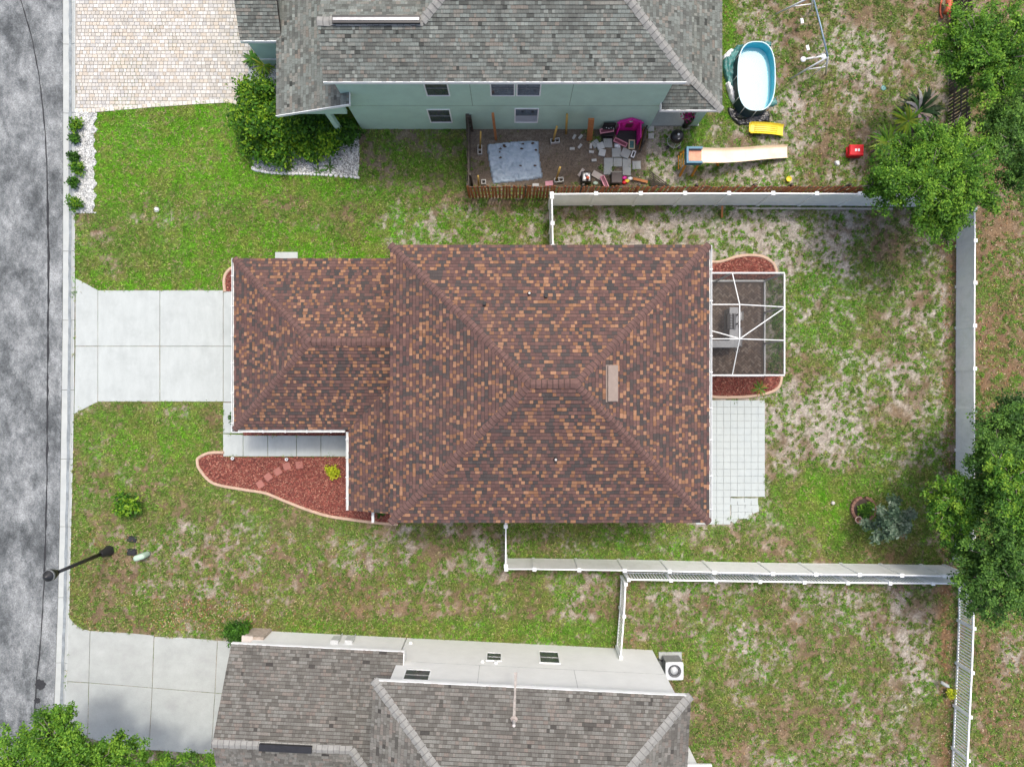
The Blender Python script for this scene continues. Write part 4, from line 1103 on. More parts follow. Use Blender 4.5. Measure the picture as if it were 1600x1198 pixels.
for i, (x0, y0, x1, y1, lab) in enumerate(((1153,487,1161,500,"white wire-frame stool beside the north end of the outdoor kitchen"),(1153,512,1159,541,"long white wire-frame bench beside the outdoor kitchen"))):
    p0_, p1_ = P(x0,y1,.55), P(x1,y0,.55)
    st = empty("stool" if i == 0 else "bench", ((p0_.x+p1_.x)/2,(p0_.y+p1_.y)/2,.03), lab, "stool" if i == 0 else "bench")
    pts = [(p0_.x,p0_.y,.55),(p1_.x,p0_.y,.55),(p1_.x,p1_.y,.55),(p0_.x,p1_.y,.55),(p0_.x,p0_.y,.55)]
    build("seat_frame", MB().tube(pts, .015, 6), pale_metal, st)
    build("seat", MB().box(p0_.x+.03,p0_.y+.03,.53,p1_.x-.03,p1_.y-.03,.545), grey_metal, st)
    for q_ in pts[:4]: build("leg", MB().tube([q_, (q_[0],q_[1],.032)], .013, 6), pale_metal, st)
ht = empty("hose_reel", P(1152,547,.1), "small white ring lying on the enclosure floor by the counter end", "hose")
p = P(1152,547,.06); build("hose", MB().tube([(p.x+.1*math.cos(t), p.y+.1*math.sin(t), .05) for t in np.linspace(0, 2*math.pi, 17)], .014, 6), pvc_white, ht, True)

# ------------------------------------------------------------------ planting beds
def rand_in(poly, n, seed=0):
    r = np.random.default_rng(seed); xs = [p[0] for p in poly]; ys = [p[1] for p in poly]
    out = np.zeros((0,2))
    while len(out) < n:
        c = np.stack([r.uniform(min(xs),max(xs),n*2), r.uniform(min(ys),max(ys),n*2)], -1)
        out = np.concatenate([out, c[pip(c[:,0], c[:,1], poly)]])
    return out[:n]
def px2w(xy, z):
    s = CAMH/FPX
    return np.stack([(xy[:,0]-800)*s, (599-xy[:,1])*s, np.broadcast_to(z, (len(xy),))], -1)
def rand_frames(n, r, tilt):
    """random orthonormal pairs: u in a random heading, tilted"""
    a = r.uniform(0, 2*np.pi, n); t = r.normal(0, tilt, n); t2 = r.normal(0, tilt, n)
    u = np.stack([np.cos(a)*np.cos(t), np.sin(a)*np.cos(t), np.sin(t)], -1)
    v = np.stack([-np.sin(a)*np.cos(t2), np.cos(a)*np.cos(t2), np.sin(t2)], -1)
    return u, v
def flakes(c, size_u, size_v, tilt, r):
    u, v = rand_frames(len(c), r, tilt)
    u = u*size_u[:,None]; v = v*size_v[:,None]
    return np.stack([c-u-v*.6, c+u*.9-v, c+u+v*.7, c-u*.8+v], 1).reshape(-1,3)
def pebbles(c, sz, r):
    n = len(c); u, v = rand_frames(n, r, .4); w = np.cross(u, v)
    u = u*(sz*r.uniform(.8,1.4,n))[:,None]; v = v*(sz*r.uniform(.7,1.1,n))[:,None]; w = w*(sz*r.uniform(.5,.8,n))[:,None]
    tri = []
    for su, sv in ((u,v),(v,-u),(-u,-v),(-v,u)):
        tri += [np.stack([c+su, c+sv, c+w], 1), np.stack([c+sv, c+su, c-w], 1)]
    return np.stack(tri, 1).reshape(-1,3)
def ribbon(pts, w, z0, z1):
    """rounded edging strip along a path"""
    pts = [Vector(p) for p in pts]; mb = MB(); rows = []
    prof = [(-.5,z0),(-.5,z1*.6),(-.3,z1),(.3,z1),(.5,z1*.6),(.5,z0)]
    for i, p in enumerate(pts):
        d = (pts[min(i+1,len(pts)-1)]-pts[max(i-1,0)]).normalized(); n = Vector((-d.y, d.x, 0))
        rows.append([p+n*w*o+Vector((0,0,z)) for o, z in prof])
    m = len(prof)
    mb.add([q for R in rows for q in R], [(i*m+k, i*m+k+1, (i+1)*m+k+1, (i+1)*m+k) for i in range(len(rows)-1) for k in range(m-1)]+[tuple(range(m)), tuple(range((len(rows)-1)*m, len(rows)*m))])
    return mb
def smooth_path(pts, n=6):
    out = []
    for i in range(len(pts)-1):
        p0 = pts[max(i-1,0)]; p1 = pts[i]; p2 = pts[i+1]; p3 = pts[min(i+2,len(pts)-1)]
        for k in range(n):
            t = k/n
            out.append(tuple(.5*(2*p1[j]+(p2[j]-p0[j])*t+(2*p0[j]-5*p1[j]+4*p2[j]-p3[j])*t*t+(3*p1[j]-p0[j]-3*p2[j]+p3[j])*t**3) for j in (0,1)))
    return out+[pts[-1]]
MULCH = np.array([(.26,.075,.055),(.20,.06,.05),(.33,.12,.085),(.15,.05,.042),(.40,.20,.14),(.30,.09,.07)])
def bed(label, poly, edge, n, seed, edge_w=.13, cols=MULCH, cat="flower bed", stone=None, base=None):
    root = empty("planting_bed", P(*[sum(p[i] for p in poly)/len(poly) for i in (0,1)]), label, cat)
    build("bed_soil", MB().prism([P(x,y) for x, y in poly], -.05, .02), base or M("mulch_base", (.17,.055,.045), .95, .3, 8, .6, 35, grain=.3), root)
    r = np.random.default_rng(seed); xy = rand_in(poly, n, seed)
    if stone is None:
        c = px2w(xy, r.uniform(.022,.06,n)); V = flakes(c, r.uniform(.018,.05,n), r.uniform(.012,.028,n), .4, r)
        o = np_mesh("mulch_chips", V, 4, chip_mat, root, col=cols[r.integers(0,len(cols),n)]*r.uniform(.7,1.25,(n,1)))
    else:
        c = px2w(xy, r.uniform(.02,.05,n)); V = pebbles(c, r.uniform(*stone,n), r)
        o = np_mesh("pebbles", V, 3, chip_mat, root, col=np.repeat(cols[r.integers(0,len(cols),n)]*r.uniform(.85,1.1,(n,1)), 8, 0))
    tag(o, None, None, None, "stuff")
    if edge: build("edging", ribbon([P(x,y) for x, y in smooth_path(edge)], edge_w, -.03, .085), curbing_tan, root)
    NOGRASS.append(poly)
    return root
fe = [(350,706.5),(327,707.5),(311,715),(309,722),(312,732),(327,750),(345,758),(385,765),(415,770),(440,780),(465,790),(490,799),(515,806),(540,810),(578,815),(622,819)]
bed("kidney-shaped red mulch bed with tan edging beside the front walkway", [(348.5,714),(600,714),(625,714),(625,816)]+fe[::-1], fe, 15000, 1)
bed("narrow dark mulch strip between the garage wall and walkway", [(380,672),(600,672),(600,679.5),(380,679.5)], None, 1200, 2)
nb = [(1100,409),(1125,409),(1148,402),(1170,399),(1190,401),(1205,409),(1211,418),(1213,426)]
bed("small red mulch bed with curved tan edging north of the screened enclosure", nb+[(1213,436),(1100,436)], nb, 3600, 3)
sb = [(1108,616),(1118,620),(1160,620),(1185,617),(1205,612),(1217,603),(1221,588)]
bed("small red mulch bed with curved tan edging south of the screened enclosure", sb+[(1221,585),(1085,585),(1085,617)], sb, 3600, 4)
bed("tiny curved tan edging at the corner of the garage", [(353,455),(351,440),(355,425),(366,417),(400,417),(400,455)], [(352,456),(350.5,440),(354,427),(364,418),(376,416)], 700, 5)
WH = np.array([(.68,.69,.67),(.56,.575,.56),(.78,.79,.77),(.38,.39,.38)])
rock_base = M("rock_base", (.28,.285,.27), .9, .25, 12, .6, 30, grain=.3)
sc_ = [(118,176),(152,177)]
for k in range(9): sc_ += [(151+2.5*math.sin(k*2.2), 186+k*17), (146+1.5*math.sin(k*3), 195+k*17)]
bed("strip of white rocks and small shrubs along the street curb", sc_+[(152,333),(118,333)], None, 5200, 6, cols=WH, stone=(.022,.045), base=rock_base)
wb = [(396,262),(400,266),(430,271),(470,272),(510,274),(560,278)]
rb = bed("white rock bed under the big shrubs beside the green house", [(385,205),(430,195),(560,207),(562,240),(560,277),(510,273),(470,271),(430,270),(400,265),(395,255)], None, 6000, 7, cols=WH, stone=(.02,.045), base=rock_base)
r_ = random.Random(4)
for (xa_, ya_) in smooth_path(wb, 7):
    p = P(xa_, ya_); build("edging_stone", MB().lathe((p.x,p.y,-.01), [(.06,0),(.075,.04),(.05,.085),(.02,.095)], 7, 1+r_.random()*.3, .8+r_.random()*.3), M("edging_white", (.66,.66,.65), .85, .12, 9, .3, 40), rb)
bed("patch of bluish white gravel below the spiky plants by the paver driveway", [(388,100),(440,95),(440,152),(392,150),(389,125)], None, 2200, 8, cols=WH*np.array((.92,.97,1.0)), stone=(.02,.04), base=rock_base)
# stepping stones in the mulch
for k, (x, y, a) in enumerate(((407.5,756,30),(420,744.5,38),(435,736,33),(449,728,20),(468,726,8))):
    p = P(x, y); t = math.radians(a); ux = Vector((math.cos(t), math.sin(t),0)); uy = Vector((-math.sin(t), math.cos(t),0)); h = .155
    o = build("stepping_stone", MB().prism([p-ux*h-uy*h, p+ux*h-uy*h, p+ux*h+uy*h, p-ux*h+uy*h], 0, .085 if k < 4 else .062, .012), paver_red, None, origin=p)
    tag(o, ["lowest stepping stone in the red mulch bed, nearest the tan edging","second stepping stone up from the tan edging in the red mulch","third stepping stone up from the tan edging in the red mulch","fourth stepping stone, close below the concrete walkway","half-buried stepping stone, farthest right of the row in the mulch"][k], "stepping stone", "stepping stones in the mulch bed")
for k, (x, y) in enumerate(((363,716),(447.5,717.5))):
    p = P(x, y, .3); root = empty("path_light", (p.x,p.y,.02), ["small white round path light near the left end of the mulch bed","small white round path light above the stepping stones"][k], "path light", "path lights beside the walkway")
    build("stake", MB().tube([(p.x,p.y,.02),(p.x,p.y,.3)], .015, 6), pale_metal, root)
    build("cap_ring", MB().tube([(p.x+.055*math.cos(t), p.y+.055*math.sin(t), .3) for t in np.linspace(0,2*math.pi,15)], .018, 6), plastic_white, root, True)
    build("lens", MB().lathe((p.x,p.y,.28), [(.045,0),(.03,.02)], 12), grey_metal, root)

# ------------------------------------------------------------------ plants
def leaves(centers, su, sv, r, up=.55):
    """leaf-shaped quads facing mostly up and outward"""
    n = len(centers)
    nrm = r.normal(0, 1, (n,3)); nrm /= np.linalg.norm(nrm, axis=1, keepdims=True); nrm[:,2] = np.abs(nrm[:,2])+up
    nrm /= np.linalg.norm(nrm, axis=1, keepdims=True)
    t = r.normal(0, 1, (n,3)); t -= nrm*(t*nrm).sum(1, keepdims=True); t /= np.linalg.norm(t, axis=1, keepdims=True)
    b = np.cross(nrm, t)
    t = t*su[:,None]; b = b*sv[:,None]
    return np.stack([centers-t, centers-b*.9+t*.1, centers+t, centers+b+t*.1], 1).reshape(-1,3)
PAL = {
 'oak': ((.035,.09,.018),(.085,.20,.035),(.19,.36,.055)),
 'bright': ((.03,.095,.014),(.10,.26,.025),(.27,.43,.04)),
 'bay': ((.035,.10,.014),(.11,.27,.024),(.26,.45,.04)),
 'holly': ((.022,.075,.008),(.065,.20,.012),(.24,.40,.02)),
 'silver': ((.05,.10,.055),(.12,.19,.115),(.27,.34,.25)),
 'lime': ((.25,.34,.01),(.50,.56,.02),(.65,.68,.05)),
 'box': ((.02,.06,.008),(.045,.14,.012),(.09,.24,.02)),
 'dark': ((.02,.05,.012),(.04,.10,.02),(.08,.17,.035)),
}
def tone_cols(t, P_):
    t = np.clip(t, 0, 1)[:,None]
    lo = P_[0]*(1-np.minimum(t*2,1))+P_[1]*np.minimum(t*2,1)
    return lo*(1-np.clip(t*2-1,0,1))+P_[2]*np.clip(t*2-1,0,1)
def clump_leaves(lobes, n, size, pal, seed, clump=.18, per=26, shell=.55):
    """lobes: (centre, radius, flatten). Leaf clumps strung along twigs that radiate from each lobe's centre, so gaps stay between them"""
    r = np.random.default_rng(seed); P_ = [np.array(c) for c in PAL[pal]]
    tot = sum(l[1]**2 for l in lobes); Vs = []; Cs = []
    for c, R, fl in lobes:
        m = max(6, int(n*R*R/tot/per)); nt_ = max(5, int(m/5))
        a = r.uniform(0, 2*np.pi, nt_); e = r.normal(.15,.5,nt_)
        d = np.stack([np.cos(a)*np.cos(e), np.sin(a)*np.cos(e), np.sin(e)], -1)
        ln = R*r.uniform(.65,1.45,nt_); tone_t = r.random(nt_)
        k = r.integers(0, nt_, m); t = .18+.82*r.random(m)**.7
        cc = np.array(c)+d[k]*(ln[k]*t)[:,None]*np.array((1,1,fl))+r.normal(0, .07*R, (m,3))
        pts = np.repeat(cc, per, 0)+r.normal(0, clump*.62, (m*per,3))*np.array((1,1,.6))
        s = size*r.uniform(.6,1.3,m*per)
        Vs.append(leaves(pts, s, s*.55, r))
        hgt = (cc[:,2]-np.array(c)[2])/max(R*fl, .01)
        Cs.append(tone_cols(np.repeat(.55*tone_t[k]+.45*r.random(m), per)+r.normal(0,.2,m*per), P_))
    return np.concatenate(Vs), np.concatenate(Cs)
def ball_leaves(lobes, n, size, pal, seed, clump=.1, per=14):
    r = np.random.default_rng(seed); P_ = [np.array(c) for c in PAL[pal]]
    tot = sum(l[1]**2 for l in lobes); Vs = []; Cs = []
    for c, R, fl in lobes:
        m = max(6, int(n*R*R/tot/per)); d = r.normal(0,1,(m,3)); d[:,2] = d[:,2]*.9+.25; d /= np.linalg.norm(d,axis=1,keepdims=True)
        cc = np.array(c)+d*(R*(.3+.7*r.random(m)**.6)*r.uniform(.6,1.3,m))[:,None]*np.array((1,1,fl))
        pts = np.repeat(cc, per, 0)+r.normal(0, clump, (m*per,3))*np.array((1,1,.6)); s = size*r.uniform(.6,1.3,m*per)
        Vs.append(leaves(pts, s, s*.55, r)); Cs.append(tone_cols(np.repeat(r.random(m), per)+r.normal(0,.2,m*per), P_))
    return np.concatenate(Vs), np.concatenate(Cs)
def tree(label, base, lobes_px, n, size, pal, seed, r0=.16, name="tree", cat="tree", group=None, clump=.2, fl=.7, shell=.45):
    """base: ground pixel; lobes_px: (px, py, height, radius m)"""
    b = P(*base); root = empty(name, b, label, cat, group)
    lobes = [(tuple(P(x,y,z)), R, fl) for x, y, z, R in lobes_px]
    rr = random.Random(seed)
    cz = sum(l[0][2] for l in lobes)/len(lobes); fork = Vector((b.x, b.y, cz*.42))
    build("trunk", MB().tube([b-Vector((0,0,.1)), b+(fork-b)*.5+Vector((rr.uniform(-.06,.06),rr.uniform(-.06,.06),0)), fork], [r0*1.25, r0, r0*.8], 9), bark, root, True)
    for c, R, _ in lobes:
        c = Vector(c); mid = fork.lerp(c, .5)+Vector((rr.uniform(-.2,.2), rr.uniform(-.2,.2), .15))
        mb = MB().tube([fork, mid, c, c+(c-mid)*.5*rr.random()], [r0*.55, r0*.38, r0*.2, r0*.06], 6)
        for k in range(8):
            d = Vector((rr.gauss(0,1), rr.gauss(0,1), rr.gauss(.3,.6))).normalized()
            mb.tube([mid.lerp(c, rr.random()), c+d*R*.55, c+d*R*.9], [r0*.16, r0*.09, r0*.03], 5)
        build("branch", mb, bark, root, True)
    V, C = clump_leaves(lobes, n, size, pal, seed, clump=clump, shell=shell)
    np_mesh("crown", V, 4, leaf_mat, root, col=C)
    return root
def shrub(label, px, py, h, R, n, size, pal, seed, cat="shrub", group=None, lobes=3, clump=.1):
    rr = random.Random(seed); b = P(px, py); root = empty("shrub", b, label, cat, group)
    lb = []
    for k in range(lobes):
        a = 2*math.pi*k/lobes+rr.random(); d = R*.45 if lobes > 1 else 0
        lb.append(((b.x+d*math.cos(a), b.y+d*math.sin(a), h*.55*rr.uniform(.8,1.1)), R*.62*rr.uniform(.85,1.15), h/(2.2*R)+.25))
    mb = MB()
    for c, r0, _ in lb: mb.tube([b-Vector((0,0,.02)), (b+Vector(c))/2+Vector((0,0,.05)), Vector(c)], [.035,.025,.012], 6)
    build("stem", mb, bark, root)
    V, C = ball_leaves(lb, n, size, pal, seed, clump=clump)
    np_mesh("foliage", V, 4, leaf_mat, root, col=C)
    return root
def strap_plant(name, label, px, py, n, length, w, cols, seed, z0=.05, rise=.7, cat="plant", droop=.55, group=None, pz=0):
    """rosette of arching leaves, each leaf three quads long"""
    r = random.Random(seed); b = P(px, py, pz); b = Vector((b.x, b.y, pz)); root = empty(name, b, label, cat, group)
    V = []; C = []
    for i in range(n):
        a = 2*math.pi*i/n*1.618*3+r.uniform(-.3,.3); L_ = length*r.uniform(.65,1.1); e = r.uniform(.25,1.0)*rise
        d = Vector((math.cos(a), math.sin(a), 0)); s = Vector((-math.sin(a), math.cos(a), 0)); pts = []
        for k in range(5):
            t = k/4; pts.append((b+Vector((0,0,z0))+d*(L_*t*(1-.15*e))+Vector((0,0,L_*(e*t-droop*(e+.3)*t*t))), w*math.sin(math.pi*(.12+.86*t))*.5+.002))
        c = random.choice(cols); c = tuple(q_*r.uniform(.8,1.2) for q_ in c)
        for k in range(4):
            (p, wa), (q, wb_) = pts[k], pts[k+1]
            V += [p-s*wa, p+s*wa, q+s*wb_, q-s*wb_]; C.append(c)
    np_mesh("leaf_blades", np.array([tuple(v) for v in V]), 4, leaf_mat, root, col=np.array(C))
    build("stem", MB().tube([b-Vector((0,0,.02)), b+Vector((0,0,z0+.03))], [.05,.03], 7), bark, root)
    return root

# trees
tree("broad light green tree overhanging the north-east fence corner", (1402,318), [(1450,280,4.6,1.3),(1405,272,4.4,.95),(1385,305,3.9,.6),(1360,290,3.6,.42),(1500,255,4.6,1.15),(1500,315,4.3,.8),(1460,350,3.9,.6),(1545,305,3.8,.45),(1545,325,3.6,.3),(1450,225,4.6,.7),(1490,205,4.4,.5),(1410,230,4.2,.5),(1480,378,3.4,.35),(1440,335,3.6,.4),(1500,350,3.6,.35),(1380,265,3.6,.4),(1530,230,4.2,.5)], 46000, .054, 'bay', 11, clump=.15)
tree("leafy tree in the top right corner behind the dark wooden fence", (1490,120), [(1525,60,5.2,1.2),(1500,90,4.6,.9),(1560,95,5.2,1.2),(1585,60,5.2,.9),(1550,125,4.8,.9),(1495,48,4.6,.7)], 24000, .054, 'bay', 12, clump=.15)
tree("shaded dense tree at the right edge beyond the north-east corner", (1545,215), [(1590,170,4.0,1.1),(1585,225,4.2,1.1),(1600,275,3.8,.9),(1560,190,3.2,.6)], 20000, .054, 'oak', 13, clump=.17)
tree("large dark green tree leaning over the east fence at the right edge", (1540,770), [(1560,700,3.6,1.3),(1580,745,4.8,1.3),(1590,800,5.0,1.4),(1545,760,4.2,1.0),(1540,690,3.2,.8),(1600,670,3.8,1.0)], 34000, .054, 'oak', 14, clump=.16)
tree("yellowish green tree spreading across the east fence", (1490,770), [(1490,780,4.0,.85),(1475,800,3.8,.65),(1510,800,4.2,.8),(1485,830,3.6,.55),(1465,770,3.5,.4),(1510,765,3.8,.5),(1575,750,5.4,.8),(1590,790,5.6,.9),(1560,720,5.2,.5)], 26000, .054, 'bright', 15, clump=.13)
tree("dark leafy tree covering the corner where the fences meet in the south-east", (1530,880), [(1555,870,4.2,1.2),(1580,910,4.4,1.2),(1530,900,3.8,.9),(1540,945,3.4,.7),(1510,880,3.4,.55),(1590,850,4.6,1.0),(1505,860,3.0,.4)], 29000, .054, 'oak', 16, clump=.16)
tree("bright green street tree in the bottom left corner", (120,1150), [(85,1150,4.6,1.0),(60,1190,5.0,1.2),(110,1185,4.8,1.0),(165,1195,4.4,1.0),(20,1200,5.0,1.1),(215,1200,3.8,.75),(185,1170,3.8,.55),(90,1120,4.0,.55),(270,1205,3.2,.7),(330,1205,2.6,.5)], 34000, .054, 'bay', 17, clump=.15)
tree("small silvery green tree beside the round planter in the back yard", (1372,806), [(1393,808,2.0,.5),(1408,828,1.9,.42),(1384,828,1.8,.42),(1398,785,1.9,.32),(1416,803,1.7,.36),(1376,812,1.5,.3),(1358,820,1.3,.25)], 3400, .075, 'silver', 18, r0=.06, clump=.14)
tree("understory tree in shade between the trees at the right edge", (1560,640), [(1590,640,2.6,.7),(1600,700,2.4,.7),(1570,660,2.0,.5)], 4500, .064, 'dark', 19, r0=.08)

# shrubs
SH = [("large glossy shrub with yellow new leaves at the corner of the rock bed",415,200,1.9,1.05,5200,'holly',31),
      ("glossy shrub between the corner shrub and the porch of the green house",462,208,1.7,.95,4200,'holly',32),
      ("dark shrub under the green house's porch roof edge",500,205,1.3,.8,2800,'box',33),
      ("yellow-tipped shrub at the right end of the rock bed",520,222,1.2,.75,2600,'holly',34),
      ("dense shrub beside the gravel patch along the porch",412,160,1.5,.8,3200,'holly',35),
      ("low green shrub in front of the rock bed's left end",408,238,1.0,.65,2200,'holly',36),
      ("yellow-green shrub spilling toward the white edging stones",446,238,1.1,.72,2600,'holly',38),
      ("mid-sized shrub between the spiky plants and the porch",486,236,1.0,.6,2000,'holly',39),
      ("dark low shrub against the green house's wall corner",546,214,.9,.5,1400,'box',37)]
for lb, x, y, h, R, n, pl, sd in SH: shrub(lb, x, y, h, R, n, .075, pl, sd, group="shrubs beside the green house", lobes=4, clump=.13)
for k, (x, y, R, pl) in enumerate(((125,198,.30,'holly'),(121,218,.2,'box'),(121,248,.2,'box'),(127,266,.30,'holly'),(121,288,.22,'box'),(124,318,.34,'holly'))):
    shrub(["round yellow-green shrub at the top of the street rock strip","small dark shrub second from the top of the street rock strip","small dark shrub in the middle of the street rock strip","yellow-green shrub below the middle of the street rock strip","dark shrub second from the bottom of the street rock strip","yellow-green shrub at the bottom of the street rock strip"][k], x, y, .45, R, 500, .055, pl, 50+k, group="small shrubs along the curb", clump=.06)
shrub("sparse citrus shrub standing alone on the front lawn", 207, 785, .95, .62, 900, .075, 'holly', 60, lobes=6, clump=.075)
shrub("bright lime yellow shrub in the red mulch bed", 521, 735, .5, .28, 520, .05, 'lime', 61, clump=.06)
shrub("clipped round green shrub at the corner of the white house", 377, 984, 1.0, .55, 2600, .05, 'box', 62, lobes=3, clump=.07)
shrub("small dark shrub under the eave beside the garage walkway", 372, 653, .6, .28, 400, .05, 'box', 63, clump=.05)
shrub("dark foliage tucked beside the porch under the main eave", 598, 790, .7, .35, 600, .05, 'box', 64, clump=.06)
shrub("bright green shrub growing in the round brick planter", 1348, 795, .55, .36, 700, .05, 'bay', 65, clump=.06)
shrub("small yellow flowering shrub beside the east picket fence", 1480, 1077, .5, .2, 260, .045, 'lime', 66, clump=.05)
strap_plant("grass_clump", "leafy green clump at the corner of the south mulch bed", 1186, 607, 46, .42, .035, [(.10,.24,.02),(.16,.26,.03),(.30,.17,.04)], 70)
strap_plant("spiky_plant", "yellow-green spiky plant on the gravel beside the garage of the green house", 413, 104, 60, .66, .055, [(.22,.38,.02),(.32,.46,.03),(.12,.28,.02)], 71, rise=.8)
strap_plant("spiky_plant", "dark green spiky plant at the edge of the paver driveway", 396, 94, 34, .5, .08, [(.05,.16,.012),(.08,.22,.02)], 72, rise=.9)
strap_plant("spiky_plant", "small spiky plant tucked under the porch roof edge", 428, 96, 24, .4, .05, [(.08,.2,.02),(.14,.28,.02)], 73, rise=.9)
strap_plant("spiky_plant", "spiky grass plant where the paver driveway meets the lawn", 385, 160, 36, .45, .03, [(.06,.15,.02),(.10,.22,.02)], 76, rise=.9)
strap_plant("palm", "yellow-green palm closest to the clump of dead fronds", 1388, 210, 40, .85, .09, [(.25,.36,.02),(.33,.42,.03),(.14,.28,.02)], 74, z0=1.5, rise=.5, cat="palm", pz=0)
strap_plant("palm", "green palm beside the red cooler", 1362, 238, 44, .85, .09, [(.16,.30,.02),(.22,.36,.03),(.08,.22,.02)], 75, z0=1.3, rise=.5, cat="palm", pz=0)
strap_plant("dead_frond_plant", "large clump of dark leaves and pale dead fronds near the wooden fence", 1428, 180, 150, 1.1, .15, [(.03,.07,.02),(.02,.05,.015),(.45,.38,.33),(.36,.30,.25),(.05,.10,.03)], 77, z0=.3, rise=1.3)
for k, (x, y) in enumerate(((452,262),(498,268),(515,262))):
    strap_plant("spiky_plant", ["spiky plant at the left of the rock bed's edging","spiky plant in the open rocks near the right end of the edging","spiky plant beneath the yellow-tipped shrub"][k], x, y, 12, .34, .06, [(.06,.15,.02),(.09,.2,.03)], 80+k, rise=.7, group="spiky plants in the rock bed")

# round planter in the back yard
pl = empty("round_planter", P(1345,795), "round brick planter ring in the back yard", "planter")
pc = P(1347,794)
for k in range(20):
    a = 2*math.pi*k/20
    if 5 <= k <= 5: continue
    d = Vector((math.cos(a), math.sin(a), 0)); t = Vector((-math.sin(a), math.cos(a), 0))
    build("brick", MB().obox(pc+d*.5+Vector((0,0,.09)), t, d, (0,0,1), .072, .055, .09), M("planter_brick", (.24,.13,.095), .9, .2, 9, .4, 50), pl)
build("planter_soil", MB().lathe((pc.x,pc.y,0), [(.46,0),(.46,.1),(.1,.12)], 20), soil, pl)
pt = empty("flower_pot", P(1337,810), "small terracotta pot with pale rim beside the round planter", "pot")
q_ = P(1337.5,810); build("pot_body", MB().lathe((q_.x,q_.y,0), [(.10,0),(.14,.22),(.14,.24),(.115,.24),(.10,.12),(.0,.12)], 16), M("terracotta", (.5,.22,.14), .85, .15, 6, .2, 50), pt, True)
build("rim", MB().tube([(q_.x+.135*math.cos(t), q_.y+.135*math.sin(t), .24) for t in np.linspace(0,2*math.pi,19)], .02, 6), M("pot_rim", (.68,.5,.42), .8, .1, 6, .2, 50), pt, True)

# ------------------------------------------------------------------ front yard things
lamp = empty("street_lamp", P(171,860), "tall black street lamp with round head on the front lawn", "street lamp")
lb = P(171,860); lh = 4.05
build("base", MB().lathe((lb.x,lb.y,0), [(.24,0),(.24,.05),(.19,.12),(.17,.5),(.09,.62),(.07,.72)], 16), dark_metal, lamp, True)
build("pole", MB().tube([lb+Vector((0,0,.7)), lb+Vector((0,0,lh-.62))], [.085,.065], 12), dark_metal, lamp, True)
lhd = build("lamp_head", MB().lathe((lb.x,lb.y,lh-.62), [(.06,0),(.12,.05),(.10,.12),(.17,.2),(.22,.34),(.235,.46),(.19,.58),(.08,.65),(.03,.72)], 18), dark_metal, lamp, True)
build("lamp_cap", MB().lathe((lb.x,lb.y,lh-.02), [(.24,-.14),(.22,-.08),(.12,.0),(.04,.05)], 18), grey_metal, lhd, True)
for k, (x, y, lb_) in enumerate(((206,842,"dark rectangular meter lid in the lawn, upper of two"),(206,862,"dark rectangular meter lid in the lawn beside the green utility box"))):
    root = empty("meter_lid", P(x, y), lb_, "meter lid", "water meter lids in the lawn")
    p = P(x, y); build("frame", MB().prism([(p.x-.22,p.y-.15),(p.x+.22,p.y-.15),(p.x+.22,p.y+.15),(p.x-.22,p.y+.15)], -.02, .03, .015), black_plastic, root)
    build("cover", MB().prism([(p.x-.17,p.y-.1),(p.x+.17,p.y-.1),(p.x+.17,p.y+.1),(p.x-.17,p.y+.1)], .03, .04, .01), dark_metal, root)
ub = empty("utility_box", P(223,867), "pale green rounded utility box standing on the front lawn", "utility box")
p = P(226,866.5); d = Vector((math.cos(.3), math.sin(.3), 0)); e = Vector((-d.y, d.x, 0))
prof = []
mbx = MB(); ring = []
for t in np.linspace(0, 2*math.pi, 25)[:-1]:
    cx_ = .14 if math.cos(t) > 0 else -.14
    ring.append(d*(cx_+.125*math.cos(t))+e*.125*math.sin(t))
vs_ = []
for s, z in ((1,0),(1,.42),(.9,.5),(.6,.54)): vs_ += [p+q*s+Vector((0,0,z)) for q in ring]
n = len(ring)
mbx.add(vs_, [(i*n+k, i*n+(k+1)%n, (i+1)*n+(k+1)%n, (i+1)*n+k) for i in range(3) for k in range(n)]+[tuple(range(3*n,4*n))])
build("housing", mbx, pale_green, ub, True)
build("base_ring", MB().add([p+q*1.08+Vector((0,0,z)) for z in (0,.06) for q in ring], [(k,(k+1)%n,n+(k+1)%n,n+k) for k in range(n)]), grey_metal, ub)
sp = empty("valve_cover", P(245,327), "small white round valve cover in the north front lawn", "valve cover")
p = P(245,327); build("lid", MB().lathe((p.x,p.y,0), [(.08,0),(.08,.05),(.05,.07)], 14), plastic_white, sp, True)
build("collar", MB().lathe((p.x,p.y-.02,0), [(.12,0),(.12,.03)], 14), slab_grey, sp)
sp = empty("sprinkler_cap", P(1300.5,785), "small pale round cap in the lush grass of the back yard", "cap")
p = P(1300.5,785); build("cap_disc", MB().lathe((p.x,p.y,0), [(.08,0),(.08,.1),(.05,.12)], 12), pvc_white, sp, True); build("riser", MB().tube([(p.x,p.y,-.02),(p.x,p.y,.0)], .04, 8), grey_metal, sp)
bd = empty("board", P(1128,333), "short reddish board leaning against the north white fence", "board")
build("plank", MB().bar(P(1128,340,.03), P(1128.5,322,.5), .09, .025), wood_orange, bd)
bd = empty("board", P(1260,325), "long pale board lying at the foot of the north white fence", "board")
build("plank", MB().bar(P(1150,325.5,.03), P(1395,326.5,.03), .08, .04), M("pale_board", (.5,.46,.40), .85, .15, 4, .2, 50), bd)

